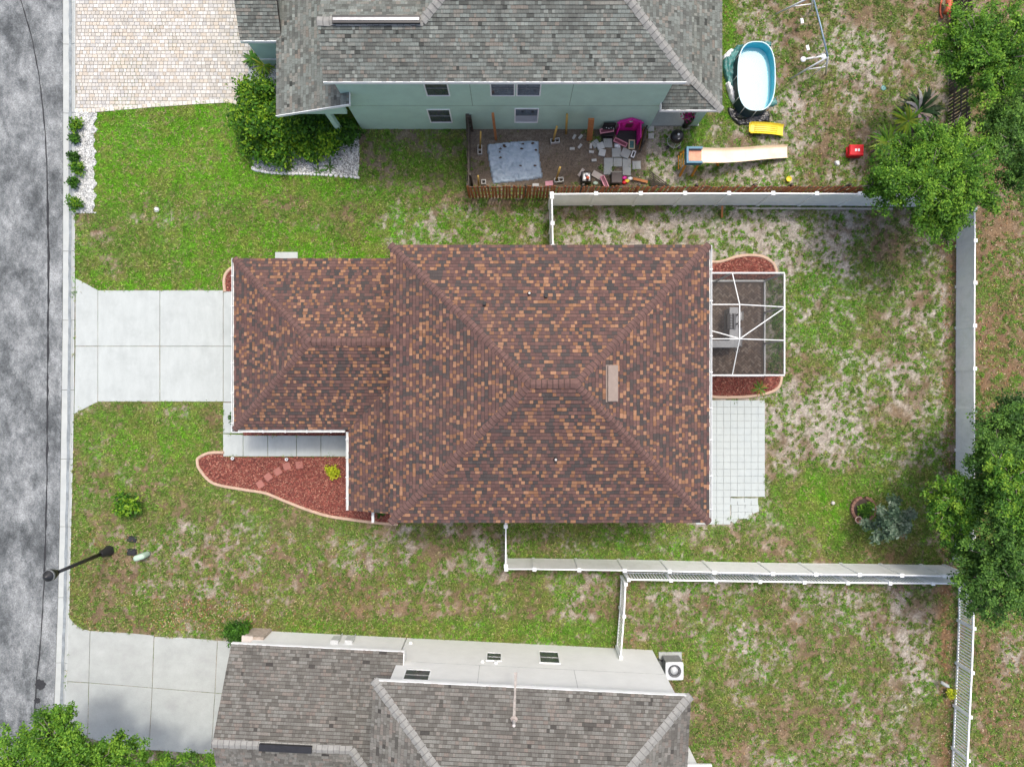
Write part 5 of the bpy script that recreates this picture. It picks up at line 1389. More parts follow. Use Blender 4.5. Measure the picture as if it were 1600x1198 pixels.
# air conditioner beside the white house
ac = empty("air_conditioner", P(1040,1030), "grey outdoor air conditioner on a pad beside the white house", "air conditioner")
tc = P(1054,1048,.85); hx = .37
build("pad", MB().box(tc.x-.5, tc.y-.5, 0, tc.x+.5, tc.y+.5, .07), concrete_old, ac)
bdy = build("cabinet", MB().box(tc.x-hx+.01, tc.y-hx+.01, .07, tc.x+hx-.01, tc.y+hx-.01, .78), dark_metal, ac)
for k in range(6):
    z = .16+k*.1
    build("louver", MB().box(tc.x-hx, tc.y-hx, z, tc.x+hx, tc.y+hx, z+.035), grey_metal, bdy)
n = 24; mb = MB()
o = [(tc.x+hx*1.03*max(-1,min(1,1.35*math.cos(2*math.pi*k/n))), tc.y+hx*1.03*max(-1,min(1,1.35*math.sin(2*math.pi*k/n)))) for k in range(n)]
i_ = [(tc.x+.285*math.cos(2*math.pi*k/n), tc.y+.285*math.sin(2*math.pi*k/n)) for k in range(n)]
mb.add([(x,y,.85) for x,y in o]+[(x,y,.86) for x,y in i_]+[(x,y,.78) for x,y in o]+[(x,y,.72) for x,y in i_], [(k,(k+1)%n,n+(k+1)%n,n+k) for k in range(n)]+[(2*n+k,2*n+(k+1)%n,(k+1)%n,k) for k in range(n)]+[(n+k,n+(k+1)%n,3*n+(k+1)%n,3*n+k) for k in range(n)])
build("top_cover", mb, pale_metal, ac)
fan = build("fan_hub", MB().lathe((tc.x,tc.y,.74), [(.17,0),(.16,.05),(.04,.08)], 18), pale_metal, ac, True)
for k in range(4):
    a = k*math.pi/2+.5; dd = Vector((math.cos(a), math.sin(a), 0)); ee = Vector((-dd.y, dd.x, .35))
    build("fan_blade", MB().obox(Vector((tc.x,tc.y,.745))+dd*.17, dd, ee, dd.cross(ee), .1, .08, .005), pale_metal, fan)
mb = MB()
for rr_ in (.09,.15,.21,.27): mb.tube([(tc.x+rr_*math.cos(t), tc.y+rr_*math.sin(t), .862) for t in np.linspace(0,2*math.pi,25)], .005, 4, False)
build("fan_guard", mb, pale_metal, ac)
build("refrigerant_line", MB().tube([(tc.x-.4,tc.y+.2,.3),(tc.x-.55,tc.y+.25,.2),(tc.x-.75,tc.y+.2,.25)], .04, 8), black_plastic, ac, True)

# ------------------------------------------------------------------ pool, slide and toys in the north neighbour's yard
ZRIM = .72
pool = empty("paddling_pool", P(1180,120), "oval above-ground pool with pale turquoise water and cyan walls", "pool")
pcn = P(1182,119,ZRIM); sx_, sy_ = 29.5*(CAMH-ZRIM)/FPX, 54*(CAMH-ZRIM)/FPX
def sup(t, s=1.0, add=0.0, ex=2.75):
    c, s_ = math.cos(t), math.sin(t)
    return ((sx_*s+add)*math.copysign(abs(c)**(2/ex), c), (sy_*s+add)*math.copysign(abs(s_)**(2/ex), s_))
TT = np.linspace(0, 2*math.pi, 49)[:-1]; n = len(TT)
def pring(s, add, z): return [(pcn.x+sup(t,s,add)[0], pcn.y+sup(t,s,add)[1], z) for t in TT]
mb = MB().add(pring(1,0,ZRIM)+pring(1,.03,.35)+pring(1,.05,0), [(i*n+k, i*n+(k+1)%n, (i+1)*n+(k+1)%n, (i+1)*n+k) for i in range(2) for k in range(n)])
build("outer_wall", mb, M("pool_outer", (.03,.06,.075), .5, .2, 6, .1, 30), pool, True)
mb = MB().add(pring(1,-.03,ZRIM)+pring(1,-.03,.4)+pring(1,-.04,.06), [(i*n+k, (i)*n+(k+1)%n, (i+1)*n+(k+1)%n, (i+1)*n+k) for i in range(2) for k in range(n)])
build("inner_wall", mb, pool_wall, pool, True)
build("floor", MB().add(pring(1,-.035,.24), [tuple(range(n))]), pool_floor, pool)
build("rim", MB().tube(pring(1,-.012,ZRIM)+pring(1,-.012,ZRIM)[:1], .026, 8, False), M("pool_rim", (.62,.82,.86), .4, .05, 6, .02, 30), pool, True)
build("water", MB().add(pring(1,-.036,.33), [tuple(range(n))]), water_mat, pool)
for k in range(0, n, 4):
    x, y, _ = pring(1,.045,0)[k]; build("frame_leg", MB().tube([(x,y,0),(x-(x-pcn.x)*.02,y-(y-pcn.y)*.02,ZRIM-.02)], .018, 6), pale_metal, pool, True)
def crumple(name, label, cat, poly_px, h, mat, seed, res=34, base=.0, group=None, amp=1.0):
    """a rumpled sheet lying inside an outline"""
    xs = [p[0] for p in poly_px]; ys = [p[1] for p in poly_px]
    x0, x1, y0, y1 = min(xs), max(xs), min(ys), max(ys)
    gx = np.linspace(x0, x1, res+1); gy_ = np.linspace(y0, y1, res+1)
    A, B = np.meshgrid(gx, gy_, indexing='ij')
    z = base+h*(.25+.75*fbm(A+seed*31, B, 14, seed%5, 4, .6))+.05*amp*(np.abs(fbm(A, B+seed*17, 5, (seed+2)%5, 3, .7)-.5)*2)
    c = px2w(np.stack([A.ravel(), B.ravel()], -1), 0.0); c[:,2] = z.ravel()
    ins = pip(A.ravel(), B.ravel(), poly_px)
    # sink the border to the ground
    mb = MB(); ids = -np.ones(len(c), int); 
    Cn = res+1
    for i in range(res):
        for j in range(res):
            q4 = [i*Cn+j, (i+1)*Cn+j, (i+1)*Cn+j+1, i*Cn+j+1]
            if ins[q4].sum() >= 3:
                for k in q4:
                    if ids[k] < 0:
                        ids[k] = len(mb.v)
                        edge = (not ins[k]) or (not ins[[max(k-1,0), min(k+1,len(ins)-1), max(k-Cn,0), min(k+Cn,len(ins)-1)]].all())
                        mb.v.append((c[k,0], c[k,1], .01 if edge else c[k,2]))
                mb.f.append(tuple(ids[k] for k in q4))
    cen = P(sum(xs)/len(xs), sum(ys)/len(ys))
    return tag(build(name, mb, mat, None, True, origin=cen), label, cat, group)
crumple("pool_cover", "crumpled teal pool cover heaped along the left side of the pool", "cover", [(1150,72),(1139,82),(1129,92),(1128,108),(1131,120),(1136,135),(1143,150),(1149,166),(1156,170),(1152,150),(1151,110),(1156,80),(1166,68)], .28, tarp_teal, 3, 46)
crumple("plastic_sheet", "black glossy plastic sheet bunched at the foot of the pool", "sheet", [(1137,168),(1150,172),(1163,178),(1180,179),(1200,174),(1204,182),(1203,193),(1188,193),(1170,195),(1155,197),(1143,188),(1135,175)], .16, tarp_black, 5, 44)
crumple("plastic_sheet", "teal sheet corner poking out at the top right of the pool", "sheet", [(1192,65),(1205,66),(1206,74),(1196,72)], .12, tarp_teal, 6, 14)
crumple("plastic_sheet", "teal sheet corner poking out at the lower right of the pool", "sheet", [(1200,158),(1213,152),(1215,163),(1206,168),(1198,168)], .12, tarp_teal, 7, 16)
for k, (a_, lab) in enumerate((([(1128,90),(1140,78),(1147,80),(1138,93),(1129,96)],"white sheet scrap at the upper left of the pool cover"),([(1132,128),(1139,130),(1149,160),(1146,166),(1138,152)],"white sheet scrap at the lower left of the pool cover"))):
    crumple("sheet_scrap", lab, "sheet", a_, .36, plastic_white, 8+k, 18)
crumple("tarp", "pale blue tarp with dirt spots spread on the bare side yard", "tarp", [(760,226),(780,224),(800,222),(822,220),(842,221),(843,240),(845,258),(849,278),(830,282),(800,285),(770,288),(766,270),(762,245)], .16, tarp_blue, 2, 60)
rr = random.Random(3)
mbd = MB()
for k in range(13):
    x, y = rr.uniform(780,838), rr.gauss(236,14)
    if 224 < y < 280:
        p = P(x, y, .2); mbd.add([(p.x+rr.uniform(.02,.075)*math.cos(t)*1.4, p.y+rr.uniform(.02,.06)*math.sin(t), .205+rr.uniform(0,.01)) for t in np.linspace(0,2*math.pi,8)[:-1]], [tuple(range(7))])
tag(build("dead_leaves", mbd, soil, None), "dark dead leaves scattered on the pale blue tarp", "leaves", None, "stuff")

sl = empty("slide", P(1080,243), "long cream playground slide with blue frame and orange legs", "slide")
def chute(t, v):
    x = 1088+(1230-1088)*t; yc = 243.5+1.2*math.sin(t*5.5)-5.0*t*t; w = 12.0-1.6*t
    z = .12+1.0*(1-t)**1.15+.06*math.sin(t*9)*(1-t)
    lip = .13*max(0, (abs(v-.5)*2-.72)/.28)**1.2
    return P(x, yc+(v-.5)*2*w, z)+Vector((0,0,lip))
ch = build("chute", MB().grid(chute, 26, 14), plastic_cream, sl, True)
build("chute_underside", MB().grid(lambda t, v: chute(t, v)-Vector((0,0,.03)), 26, 14), plastic_cream, ch, True)
pz = 1.12; pa_, pb_ = P(1071,257,pz), P(1096,231.5,pz)
build("platform_frame", MB().box(pa_.x, pa_.y, pz-.12, pa_.x+.09, pb_.y, pz+.2).box(pa_.x+.091, pa_.y, pz-.12, pb_.x, pa_.y+.09, pz+.2).box(pa_.x+.091, pb_.y-.09, pz-.12, pb_.x, pb_.y, pz+.2), plastic_blue, sl)
build("platform", MB().box(pa_.x+.1, pa_.y+.1, pz-.02, pb_.x, pb_.y-.1, pz+.02), M("slide_platform", (.72,.30,.18), .5, .2, 5, .05, 30), sl)
for (x, y) in ((pa_.x+.05,pa_.y+.05),(pa_.x+.05,pb_.y-.05),(pb_.x-.1,pa_.y+.05),(pb_.x-.1,pb_.y-.05)):
    sy2 = -1 if y < (pa_.y+pb_.y)/2 else 1
    build("leg", MB().bar((x-.02,y+.2*sy2,0),(x,y,pz-.12), .07, .09), plastic_orange, sl)
build("leg", MB().bar(P(1122,257,0)+Vector((0,-.05,0)), P(1119,250,.6), .07, .09), plastic_orange, sl)
for z in (.3,.6,.9): build("rung", MB().tube([(pa_.x-.02-.1*(1-z), pa_.y+.05, z),(pa_.x-.02-.1*(1-z), pb_.y-.05, z)], .025, 7), plastic_orange, sl)

ly = empty("plastic_slide", P(1196,203), "short ribbed yellow plastic slide lying on the grass", "slide")
cen = P(1197,203.5,.1); t = math.radians(-5); ux = Vector((math.cos(t),math.sin(t),0)); uy = Vector((-math.sin(t),math.cos(t),0))
def yel(s, v):
    lip = .10*max(0, (abs(v-.5)*2-.7)/.3)
    return cen+ux*((s-.5)*1.42)+uy*((v-.5)*.5)+Vector((0,0,.06+.09*math.sin(s*3.0)+lip))
body = build("tray", MB().grid(yel, 22, 12), plastic_yellow, ly, True)
build("tray_underside", MB().grid(lambda s, v: yel(s,v)-Vector((0,0,.05)), 22, 12), plastic_yellow, ly, True)
for k in range(4): build("rib", MB().tube([cen+ux*((s-.5)*1.0-.05)+uy*(-.13+.085*k)+Vector((0,0,.075+.09*math.sin((s*.7+.12)*3))) for s in np.linspace(0,1,8)], .016, 6), plastic_yellow, ly, True)
build("hook_bar", MB().tube([cen+ux*-.7+uy*-.2+Vector((0,0,.14)), cen+ux*-.78+uy*-.2+Vector((0,0,.16)), cen+ux*-.78+uy*.2+Vector((0,0,.16)), cen+ux*-.7+uy*.2+Vector((0,0,.14))], .025, 7), plastic_yellow, ly, True)

sw = empty("swing_set", P(1255,110), "white and blue metal swing set with two seats", "swing set")
zb = 2.0; b0, b1 = P(1270,-6,zb), P(1293.5,89,zb)
blue_metal = M("blue_grey_metal", (.22,.30,.38), .45, .15, 5, .05, 40, metal=.3)
build("top_bar", MB().tube([b0, (b0+b1)/2+Vector((0,0,.03)), b1], .035, 8), blue_metal, sw, True)
for top, feet in ((b1, (P(1234,124), P(1290,116))), (b0, (P(1211,23), P(1268,16)))):
    for f in feet: build("leg", MB().tube([top, f], .036, 7), plastic_white, sw, True)
    m0, m1 = top.lerp(feet[0], .55), top.lerp(feet[1], .55); build("brace", MB().tube([m0, m1], .02, 7), plastic_white, sw, True)
build("brace", MB().tube([b1.lerp(P(1290,116),.3), P(1264,123)], .018, 7), plastic_white, sw, True)
for k, (x, y) in enumerate(((1253,33),(1262,75))):
    s0 = P(x, y, .45); hang = b0.lerp(b1, .4 if k == 0 else .75)
    build("swing_seat", MB().obox(s0, (1,.2,0), (-.2,1,0), (0,0,1), .06, .11, .02), plastic_white, sw)
    for s in (-1, 1): build("chain", MB().tube([hang+Vector((0,s*.2,0)), s0+Vector((0,s*.19,0))], .008, 5), grey_metal, sw)
g0, g1 = P(1255,93,.5), P(1286,88,.5)
build("glider_bar", MB().tube([g0, g1], .04, 8), plastic_white, sw, True)
for e_ in (g0, g1): build("glider_seat", MB().lathe(e_-Vector((0,0,.04)), [(.05,0),(.12,.02),(.12,.06),(.04,.08)], 10), plastic_white, sw, True)
build("glider_hanger", MB().tube([g0.lerp(g1,.5), b0.lerp(b1,.93)], .014, 6), plastic_white, sw)

# kettle grill and the dark urn with pink flowers
kg = empty("kettle_grill", P(1056,212), "black kettle barbecue with domed lid on the grass", "grill")
c = P(1058,213.5,.75)
build("bowl", MB().lathe((c.x,c.y,.48), [(.06,0),(.2,.05),(.27,.16),(.285,.26)], 22), black_plastic, kg, True)
lid = build("lid", MB().lathe((c.x,c.y,.745), [(.295,0),(.29,.06),(.24,.16),(.15,.22),(.04,.245)], 22), black_plastic, kg, True)
build("handle", MB().lathe((c.x,c.y,.98), [(.02,0),(.05,.02),(.05,.05),(.02,.06)], 10), pale_metal, lid, True)
build("vent", MB().lathe((c.x+.02,c.y-.14,.93), [(.06,0),(.05,.03)], 10), grey_metal, lid)
build("ring", MB().tube([(c.x+.3*math.cos(t), c.y+.3*math.sin(t), .25) for t in np.linspace(0,2*math.pi,25)], .012, 6), pale_metal, kg, True)
for k in range(3):
    a = k*2.1+.5; build("leg", MB().tube([(c.x+.2*math.cos(a), c.y+.2*math.sin(a), .55),(c.x+.33*math.cos(a), c.y+.33*math.sin(a), 0)], .014, 6), pale_metal, kg)
for s in (-1,1): build("wheel", MB().lathe((c.x+s*.25,c.y-.24,.0), [(.02,0),(.07,.01),(.07,.13),(.02,.14)], 12), black_plastic, kg)
ur = empty("urn", P(1071,196), "tall dark urn standing beside the porch post", "urn")
c = P(1070,197,0)
build("urn_body", MB().lathe((c.x,c.y,0), [(.11,0),(.14,.04),(.09,.2),(.17,.5),(.2,.75),(.16,.95),(.17,1.0),(.13,1.0),(.1,.9)], 16), black_plastic, ur, True)
build("urn_soil", MB().lathe((c.x,c.y,.88), [(.11,0),(.03,.05)], 12), soil, ur)
fl_ = empty("flower_basket", P(1073,183), "hanging basket of magenta flowers at the porch edge", "flowers")
c = P(1075.5,180,1.4); r = np.random.default_rng(5); pts = np.array(c)+r.normal(0,.12,(220,3))*np.array((1.1,.8,.6)); s = r.uniform(.025,.045,220)
V = leaves(pts, s, s*.8, r)
np_mesh("blooms", V, 4, leaf_mat, fl_, col=np.where(r.random((220,1)) < .8, np.array((.62,.02,.25)), np.array((.08,.2,.03))))
build("basket", MB().lathe((c.x,c.y,1.1), [(.05,0),(.14,.1),(.16,.24)], 12), bark, fl_, True)

co = empty("toy_cooler", P(1333,238), "bright red plastic toy chest beside the palm", "toy chest")
c = P(1335,237,.2); 
build("chest", MB().prism([(c.x-.29,c.y-.22),(c.x+.29,c.y-.22),(c.x+.29,c.y+.22),(c.x-.29,c.y+.22)], 0, .34, .03), plastic_red, co)
build("lid", MB().prism([(c.x-.31,c.y-.24),(c.x+.31,c.y-.24),(c.x+.31,c.y+.24),(c.x-.31,c.y+.24)], .345, .42, .035), plastic_red, co)
for k, dx in enumerate((-.04,.08)): build("sticker", MB().box(c.x+dx-.045, c.y-.06, .421, c.x+dx+.045, c.y+.05, .424), plastic_white, co)
build("handle", MB().tube([(c.x-.33,c.y-.14,.25),(c.x-.37,c.y-.14,.28),(c.x-.37,c.y+.14,.28),(c.x-.33,c.y+.14,.25)], .018, 6), plastic_red, co, True)
rk = empty("rocking_toy", P(1480,14), "coral red plastic rocking toy at the top edge near the trees", "toy")
c = P(1481,11,.3)
build("body", MB().tube([c+Vector((-.1,-.32,.1)), c+Vector((-.03,-.1,.12)), c+Vector((.0,.12,.1)), c+Vector((-.06,.36,.16))], [.16,.11,.15,.12], 10), plastic_coral, rk, True)
build("seat", MB().lathe(c+Vector((-.02,.0,.16)), [(.13,0),(.1,.04),(.04,.01)], 12), black_plastic, rk, True)
for s in (-1,1): build("rocker", MB().tube([c+Vector((s*.17,y,-.26+.12*(abs(y)/.4)**2)) for y in (-.42,-.2,0,.2,.42)], .035, 7), plastic_coral, rk, True)
for x, y, lab, m in ((1308,256,"crumpled white plastic scrap on the bare sand", plastic_white),):
    crumple("plastic_scrap", lab, "scrap", [(x-5,y-3),(x-1,y-5),(x+4,y-4),(x+4,y+2),(x+1,y+4),(x-3,y+3)], .14, m, 11, 16)
bl = empty("toy_ball", P(1230,282), "small yellow toy bucket near the brown fence", "toy")
c = P(1230.5,281.5); build("bucket", MB().lathe((c.x,c.y,0), [(.09,0),(.12,.18),(.10,.18),(.08,.04)], 14), plastic_yellow, bl, True); build("bucket_fill", MB().lathe((c.x,c.y,.1), [(.09,0),(.04,.03)], 12), plastic_yellow, bl)
ds = empty("toy_disc", P(1380,138), "small teal disc lying in the sandy grass", "toy")
c = P(1380,138); build("disc", MB().lathe((c.x,c.y,0), [(.1,.0),(.12,.03),(.09,.035)], 14), tarp_teal, ds, True); build("disc_knob", MB().lathe((c.x,c.y,.035), [(.03,0),(.02,.02)], 8), tarp_teal, ds)
for k, (x, y, h) in enumerate(((1467,1062,.5),)):
    c = P(x, y); dg = empty("garden_ornament", c, "small grey post light beside the east picket fence", "ornament")
    build("stake", MB().tube([c, c+Vector((0,0,h))], .02, 6), grey_metal, dg); build("ornament_head", MB().tube([c+Vector((-.18,.1,.42)), c+Vector((.05,-.03,.5)), c+Vector((.16,-.1,.46))], [.07,.08,.03], 8), slab_grey, dg, True)

# ------------------------------------------------------------------ clutter in the dirt side yard
def upright(label, base, top, w, mat, cat="post", wy=None, name="wooden_post", group="posts standing in the dirt side yard"):
    k = (599-top[1])/(599-base[1]); h = CAMH*(1-1/k); b = P(*base); wy = wy or w
    lean = P(top[0], top[1], h)-b
    o = build(name, MB().bar(b-Vector((0,0,.05)), b+lean, wy, w, up=(0,1,0)) if w > .06 else MB().tube([b-Vector((0,0,.05)), b+lean], w, 9), mat, None, w <= .06, origin=b)
    return tag(o, label, cat, group)
upright("orange-brown square post above the blue tarp", (775,218), (770,178), .10, wood_orange)
upright("wide orange-brown plank standing left of the pink playhouse", (921,219), (924,186), .06+.02, wood_orange, wy=.24)
upright("slim tan post standing in the weeds by the green wall", (884.5,209), (886,179), .05, wood_yellow)
upright("short yellow pole in the cinder block left of the tarp", (750,232), (751,206), .035, wood_yellow)
upright("leaning yellow pole in the upper cinder block right of the tarp", (864,221), (870,198), .045, wood_yellow)
upright("leaning yellow pole in the lower cinder block near the brown fence", (868.5,282), (875,262), .045, wood_yellow)
upright("yellow pole at the lower left corner of the dirt yard", (748,291), (747,275), .04, wood_yellow)
upright("dark weathered corner post against the green house", (731,204), (730,180), .14, wood_grey)
def block(label, x, y, rot, two=True):
    c = P(x, y); root = empty("cinder_block", c, label, "cinder block", "cinder blocks in the dirt side yard")
    t = math.radians(rot); ux = Vector((math.cos(t),math.sin(t),0)); uy = Vector((-math.sin(t),math.cos(t),0)); L_ = .2 if two else .1; z = Vector((0,0,.1))
    mb = MB()
    for s in (-1,1): mb.obox(c+uy*s*.082+z, ux, uy, (0,0,1), L_, .016, .1)
    for s in ((-1,0,1) if two else (-1,1)): mb.obox(c+ux*s*(L_-.016)+z, ux, uy, (0,0,1), .0155, .065, .0985)
    build("block_shell", mb, block_grey, root)
    build("block_core", MB().obox(c+Vector((0,0,.01)), ux, uy, (0,0,1), L_-.03, .06, .008), soil, root)
block("cinder block holding the short pole left of the tarp", 750, 236, 90)
block("cinder block at the foot of the upper leaning pole", 867, 222, 8)
block("cinder block at the foot of the lower leaning pole", 873, 283, 8)
block("half cinder block beside the pole in the lower left corner", 756, 286, 2, False)
SLABS = [(949.5,224,0,14,"slab below the black shelf unit"),(963,239,2,14,"slab left of the tilted slab"),(977,240.5,-28,14,"tilted slab, the one turned most"),(950.5,254,1,14,"slab at the upper left of the laid row"),(965,254,-1,13.5,"slab second in the laid row"),(979,255,1,13,"slab third in the laid row"),(994.5,258.5,2,13,"slab at the right end of the laid row"),(949.5,267,0,13,"slab at the lower left below the laid row"),(979,268,-2,13,"slab at the lower right beside the brown bin"),(930.5,225,32,11,"slab leaning on the pale pair"),(938,229,18,10.5,"pale slab, upper of the leaning pair"),(940.5,239.5,-12,10.5,"pale slab, lower of the leaning pair")]
for k, (x, y, rot, w, lab) in enumerate(SLABS):
    c = P(x, y); t = math.radians(rot); ux = Vector((math.cos(t),math.sin(t),0)); uy = Vector((-math.sin(t),math.cos(t),0)); h = w/2*CAMH/FPX
    z = .05 if k not in (2,10,11) else .10
    o = build("concrete_slab", MB().prism([c-ux*h-uy*h,c+ux*h-uy*h,c+ux*h+uy*h,c-ux*h+uy*h], .0, z+random.uniform(-.006,.006), .012), slab_grey if k < 10 else M("slab_pale", (.54,.56,.54), .9, .1, 5, .3, 50, grain=.15), None, origin=c)
    tag(o, "square grey concrete "+lab if k < 10 else "square "+lab+" of concrete", "slab", "concrete slabs in the side yard")
BR = [(897,214.5,60,"left brick of the two near the green weeds"),(907,214.5,50,"right brick of the two near the green weeds"),(906,229,50,"broken brick above the bare dirt patch"),(894,233,0,"brick lying flat on the open dirt"),(928,251,5,"lone pale brick left of the laid slabs"),(923,229,85,"upright brick at the left of the slab pile"),(924,238,-5,"brick below the upright brick by the slab pile")]
for x, y, rot, lab in BR:
    c = P(x, y); t = math.radians(rot); o = build("brick", MB().obox(c+Vector((0,0,.035)), (math.cos(t),math.sin(t),0), (-math.sin(t),math.cos(t),0), (0,0,1), .105, .052, .035), block_grey, None, origin=c)
    tag(o, "pale "+lab, "brick", "loose bricks in the dirt side yard")
# pink playhouse
ph = empty("playhouse", P(979,208), "bright pink plastic playhouse with dark floor against the green wall", "playhouse")
q0, q1 = P(962,224), P(996,204.5); hh_ = 1.35
yb = q1.y
gab = [(q0.x,0),(q1.x,0),(q1.x,1.0),((q0.x+q1.x)/2,hh_),(q0.x,1.0)]
mb = MB(); n = len(gab)
mb.add([(x,yb,z) for x,z in gab]+[(x,yb+.06,z) for x,z in gab], [tuple(range(n)), tuple(reversed(range(n,2*n)))]+[(k,(k+1)%n,n+(k+1)%n,n+k) for k in range(n)])
bw = build("back_wall", mb, plastic_pink, ph)
mx_ = (q0.x+q1.x)/2
build("window", MB().box(mx_-.14, yb-.03, .45, mx_+.14, yb-.002, .85), plastic_maroon, bw)
for s in (-1,1):
    build("shutter", MB().box(mx_+s*.26-.07, yb-.035, .42, mx_+s*.26+.07, yb-.002, .88), plastic_pink, bw)
build("heart", MB().add([(mx_,yb-.02,1.02),(mx_+.09,yb-.02,1.12),(mx_+.045,yb-.02,1.18),(mx_,yb-.02,1.14),(mx_-.045,yb-.02,1.18),(mx_-.09,yb-.02,1.12)], [(0,1,2,3,4,5)]), plastic_white, bw)
for s, x in ((-1,q0.x),(1,q1.x)):
    build("side_wall", MB().box(x-.05 if s > 0 else x, yb-(.62 if s > 0 else .2), 0, x if s > 0 else x+.05, yb-.002, .95), plastic_pink, ph)
build("eave", MB().bar((q0.x-.06,yb-.04,.98),(mx_,yb-.04,hh_+.02), .10, .04, up=(0,1,0)).bar((mx_,yb-.04,hh_+.02),(q1.x+.06,yb-.04,.98), .10, .04, up=(0,1,0)), plastic_pink, ph)
build("floor", MB().box(q0.x+.06, q0.y, .02, q1.x-.06, yb-.03, .08), M("playhouse_floor", (.035,.037,.037), .7, .2, 5, .1, 30), ph)
bs = empty("shelf_unit", P(948,206), "black plastic shelf unit left of the pink playhouse", "shelf")
a, b = P(939,220), P(958,205)
build("back_panel", MB().box(a.x, b.y-.03, 0, b.x, b.y, .95), black_plastic, bs)
for z in (.02,.3,.58): build("shelf", MB().box(a.x, b.y-.032-(.5 if z < .1 else .3 if z < .4 else .12), z, b.x, b.y-.032, z+.03), black_plastic, bs)
for k in range(4): build("bolt_cover", MB().lathe((a.x+.16+.1*k, b.y-.08-.03*(k%2), .611), [(.022,0),(.015,.012)], 8), plastic_white, bs)
def tray(name, label, x, y, rot, l, w, z, tilt, frame, inner):
    c = P(x, y, z); root = empty(name, (c.x,c.y,0), label, "frame", "toy house frames")
    t = math.radians(rot); ux = Vector((math.cos(t),math.sin(t),0)); uy = Vector((-math.sin(t),math.cos(t),tilt)).normalized(); uz = ux.cross(uy)
    mb = MB()
    for s in (-1,1):
        mb.obox(c+uy*s*(w/2-.02), ux, uy, uz, l/2, .02, .035); mb.obox(c+ux*s*(l/2-.02), ux, uy, uz, .0195, w/2-.041, .034)
    build("rim", mb, frame, root); build("insert", MB().obox(c-uz*.02, ux, uy, uz, l/2-.041, w/2-.041, .008), inner, root)
tray("frame_panel", "rose-rimmed dark frame lying across the black shelf unit", 948,204,9, .60,.2,.55,.15, plastic_rose, plastic_maroon)
tray("frame_panel", "rose-rimmed maroon frame lying in front of the playhouse", 969.5,222.5,-26, .62,.2,.2,.1, plastic_rose, plastic_maroon)
tray("frame_panel", "rose-rimmed maroon frame beside the brown bin near the fence", 944.5,284,-66, .55,.2,.25,.1, plastic_rose, plastic_maroon)
tray("toy_tray", "cream rimmed tray of toys right of the playhouse floor", 987,226,88, .40,.27,.12,0, M("cream_rim", (.72,.62,.42), .5), tarp_teal)
tray("crate_panel", "small white slotted crate panel beside the tilted slab", 989.6,241,70, .3,.16,.1,0, plastic_white, black_plastic)
crumple("plastic_scrap", "white and blue plastic scrap in front of the playhouse", "scrap", [(959,224),(970,225),(970,232),(960,231)], .16, plastic_white, 21, 14)
def plank(label, a, b, za, zb, w, mat, name="plank", th=.03, cat="plank", up=(0,0,1)):
    p, q = P(*a, za), P(*b, zb); c = (p+q)/2
    tag(build(name, MB().bar(p, q, w, th, up=up), mat, None, origin=(c.x,c.y,0)), label, cat, "loose planks in the side yard")
plank("orange plank leaning against the dark fence panel by the playhouse", (999,233), (1006,200), .05, .9, .2, wood_orange, up=(.6,.2,.6))
plank("orange board lying beside the dark lattice panel", (989,279), (1012,284.5), .15, .1, .11, wood_orange)
plank("pale board left of the square black grill", (904,275), (912,264), .03, .2, .13, M("pale_plank", (.56,.5,.45), .8, .12, 5, .2, 50))
plank("wide pale pinkish board right of the square black grill", (926,270), (942,279), .06, .1, .26, MATS["pale_plank"])
def lattice(label, a, b, c, zs, n, mat, name="fence_panel"):
    """leaning panel of slats: a-b bottom edge, c the upper end above a"""
    A, B, C_ = P(*a, zs[0]), P(*b, zs[1]), P(*c, zs[2]); root = empty(name, P(*a), label, "fence panel", "old fence panels in the side yard")
    e = B-A; f = C_-A; nn_ = e.cross(f).normalized()
    for k in range(n):
        p = A+e*((k+.5)/n); build("slat", MB().obox(p+f*.5, f, e, nn_, f.length/2, e.length/n*.3, .01), mat, root)
    for s in (.2,.8): build("rail", MB().obox(A+e*.5+f*s-nn_*.03, e, f, nn_, e.length/2, .035, .018), mat, root)
lattice("dark old fence panel leaning on edge between playhouse and kettle grill", (999,239), (1006,222), (1002,236), (.0,.0,.9), 4, wood_grey)
lattice("dark tall fence panel standing against the green wall by the playhouse", (1003,226), (1009,200), (1006,222), (0,0,1.3), 6, wood_grey)
lattice("dark lattice panel lying against the brown fence", (1014,265), (1016,289), (1047,290), (.5,.1,.05), 7, wood_grey)
sg = empty("square_grill", P(916,278), "square black grill with white and orange balls on top", "grill")
c = P(916.5,276,.45); build("box", MB().prism([(c.x-.21,c.y-.22),(c.x+.21,c.y-.22),(c.x+.21,c.y+.22),(c.x-.21,c.y+.22)], .05, .45, .04), black_plastic, sg)
build("tray", MB().prism([(c.x-.14,c.y-.14),(c.x+.14,c.y-.14),(c.x+.14,c.y+.12),(c.x-.14,c.y+.12)], .451, .47, .01), grey_metal, sg)
for dx, dy, m, lab in ((.0,.06,plastic_white,"white ball resting on the square black grill"),(.04,-.08,plastic_coral,"orange ball resting on the square black grill")):
    tag(build("toy_ball", MB().lathe((c.x+dx,c.y+dy,.47), [(.02,0),(.06,.03),(.075,.075),(.06,.12),(.02,.15)], 12), m, None, True, origin=(c.x+dx,c.y+dy,.47)), lab, "ball")
bn = empty("storage_bin", P(963,277), "dark brown lidded storage bin standing on the slabs", "bin")
c = P(963.5,277,.4); build("body", MB().box(c.x-.22, c.y-.24, .06, c.x+.22, c.y+.26, .42), black_plastic, bn)
build("lid", MB().prism([(c.x-.235,c.y-.27),(c.x+.235,c.y-.27),(c.x+.235,c.y+.18),(c.x-.235,c.y+.18)], .421, .48, .03), M("bin_lid", (.075,.06,.055), .6, .12, 6, .1, 40), bn)
cols = [plastic_pink, plastic_yellow, plastic_white, plastic_red, pale_green]
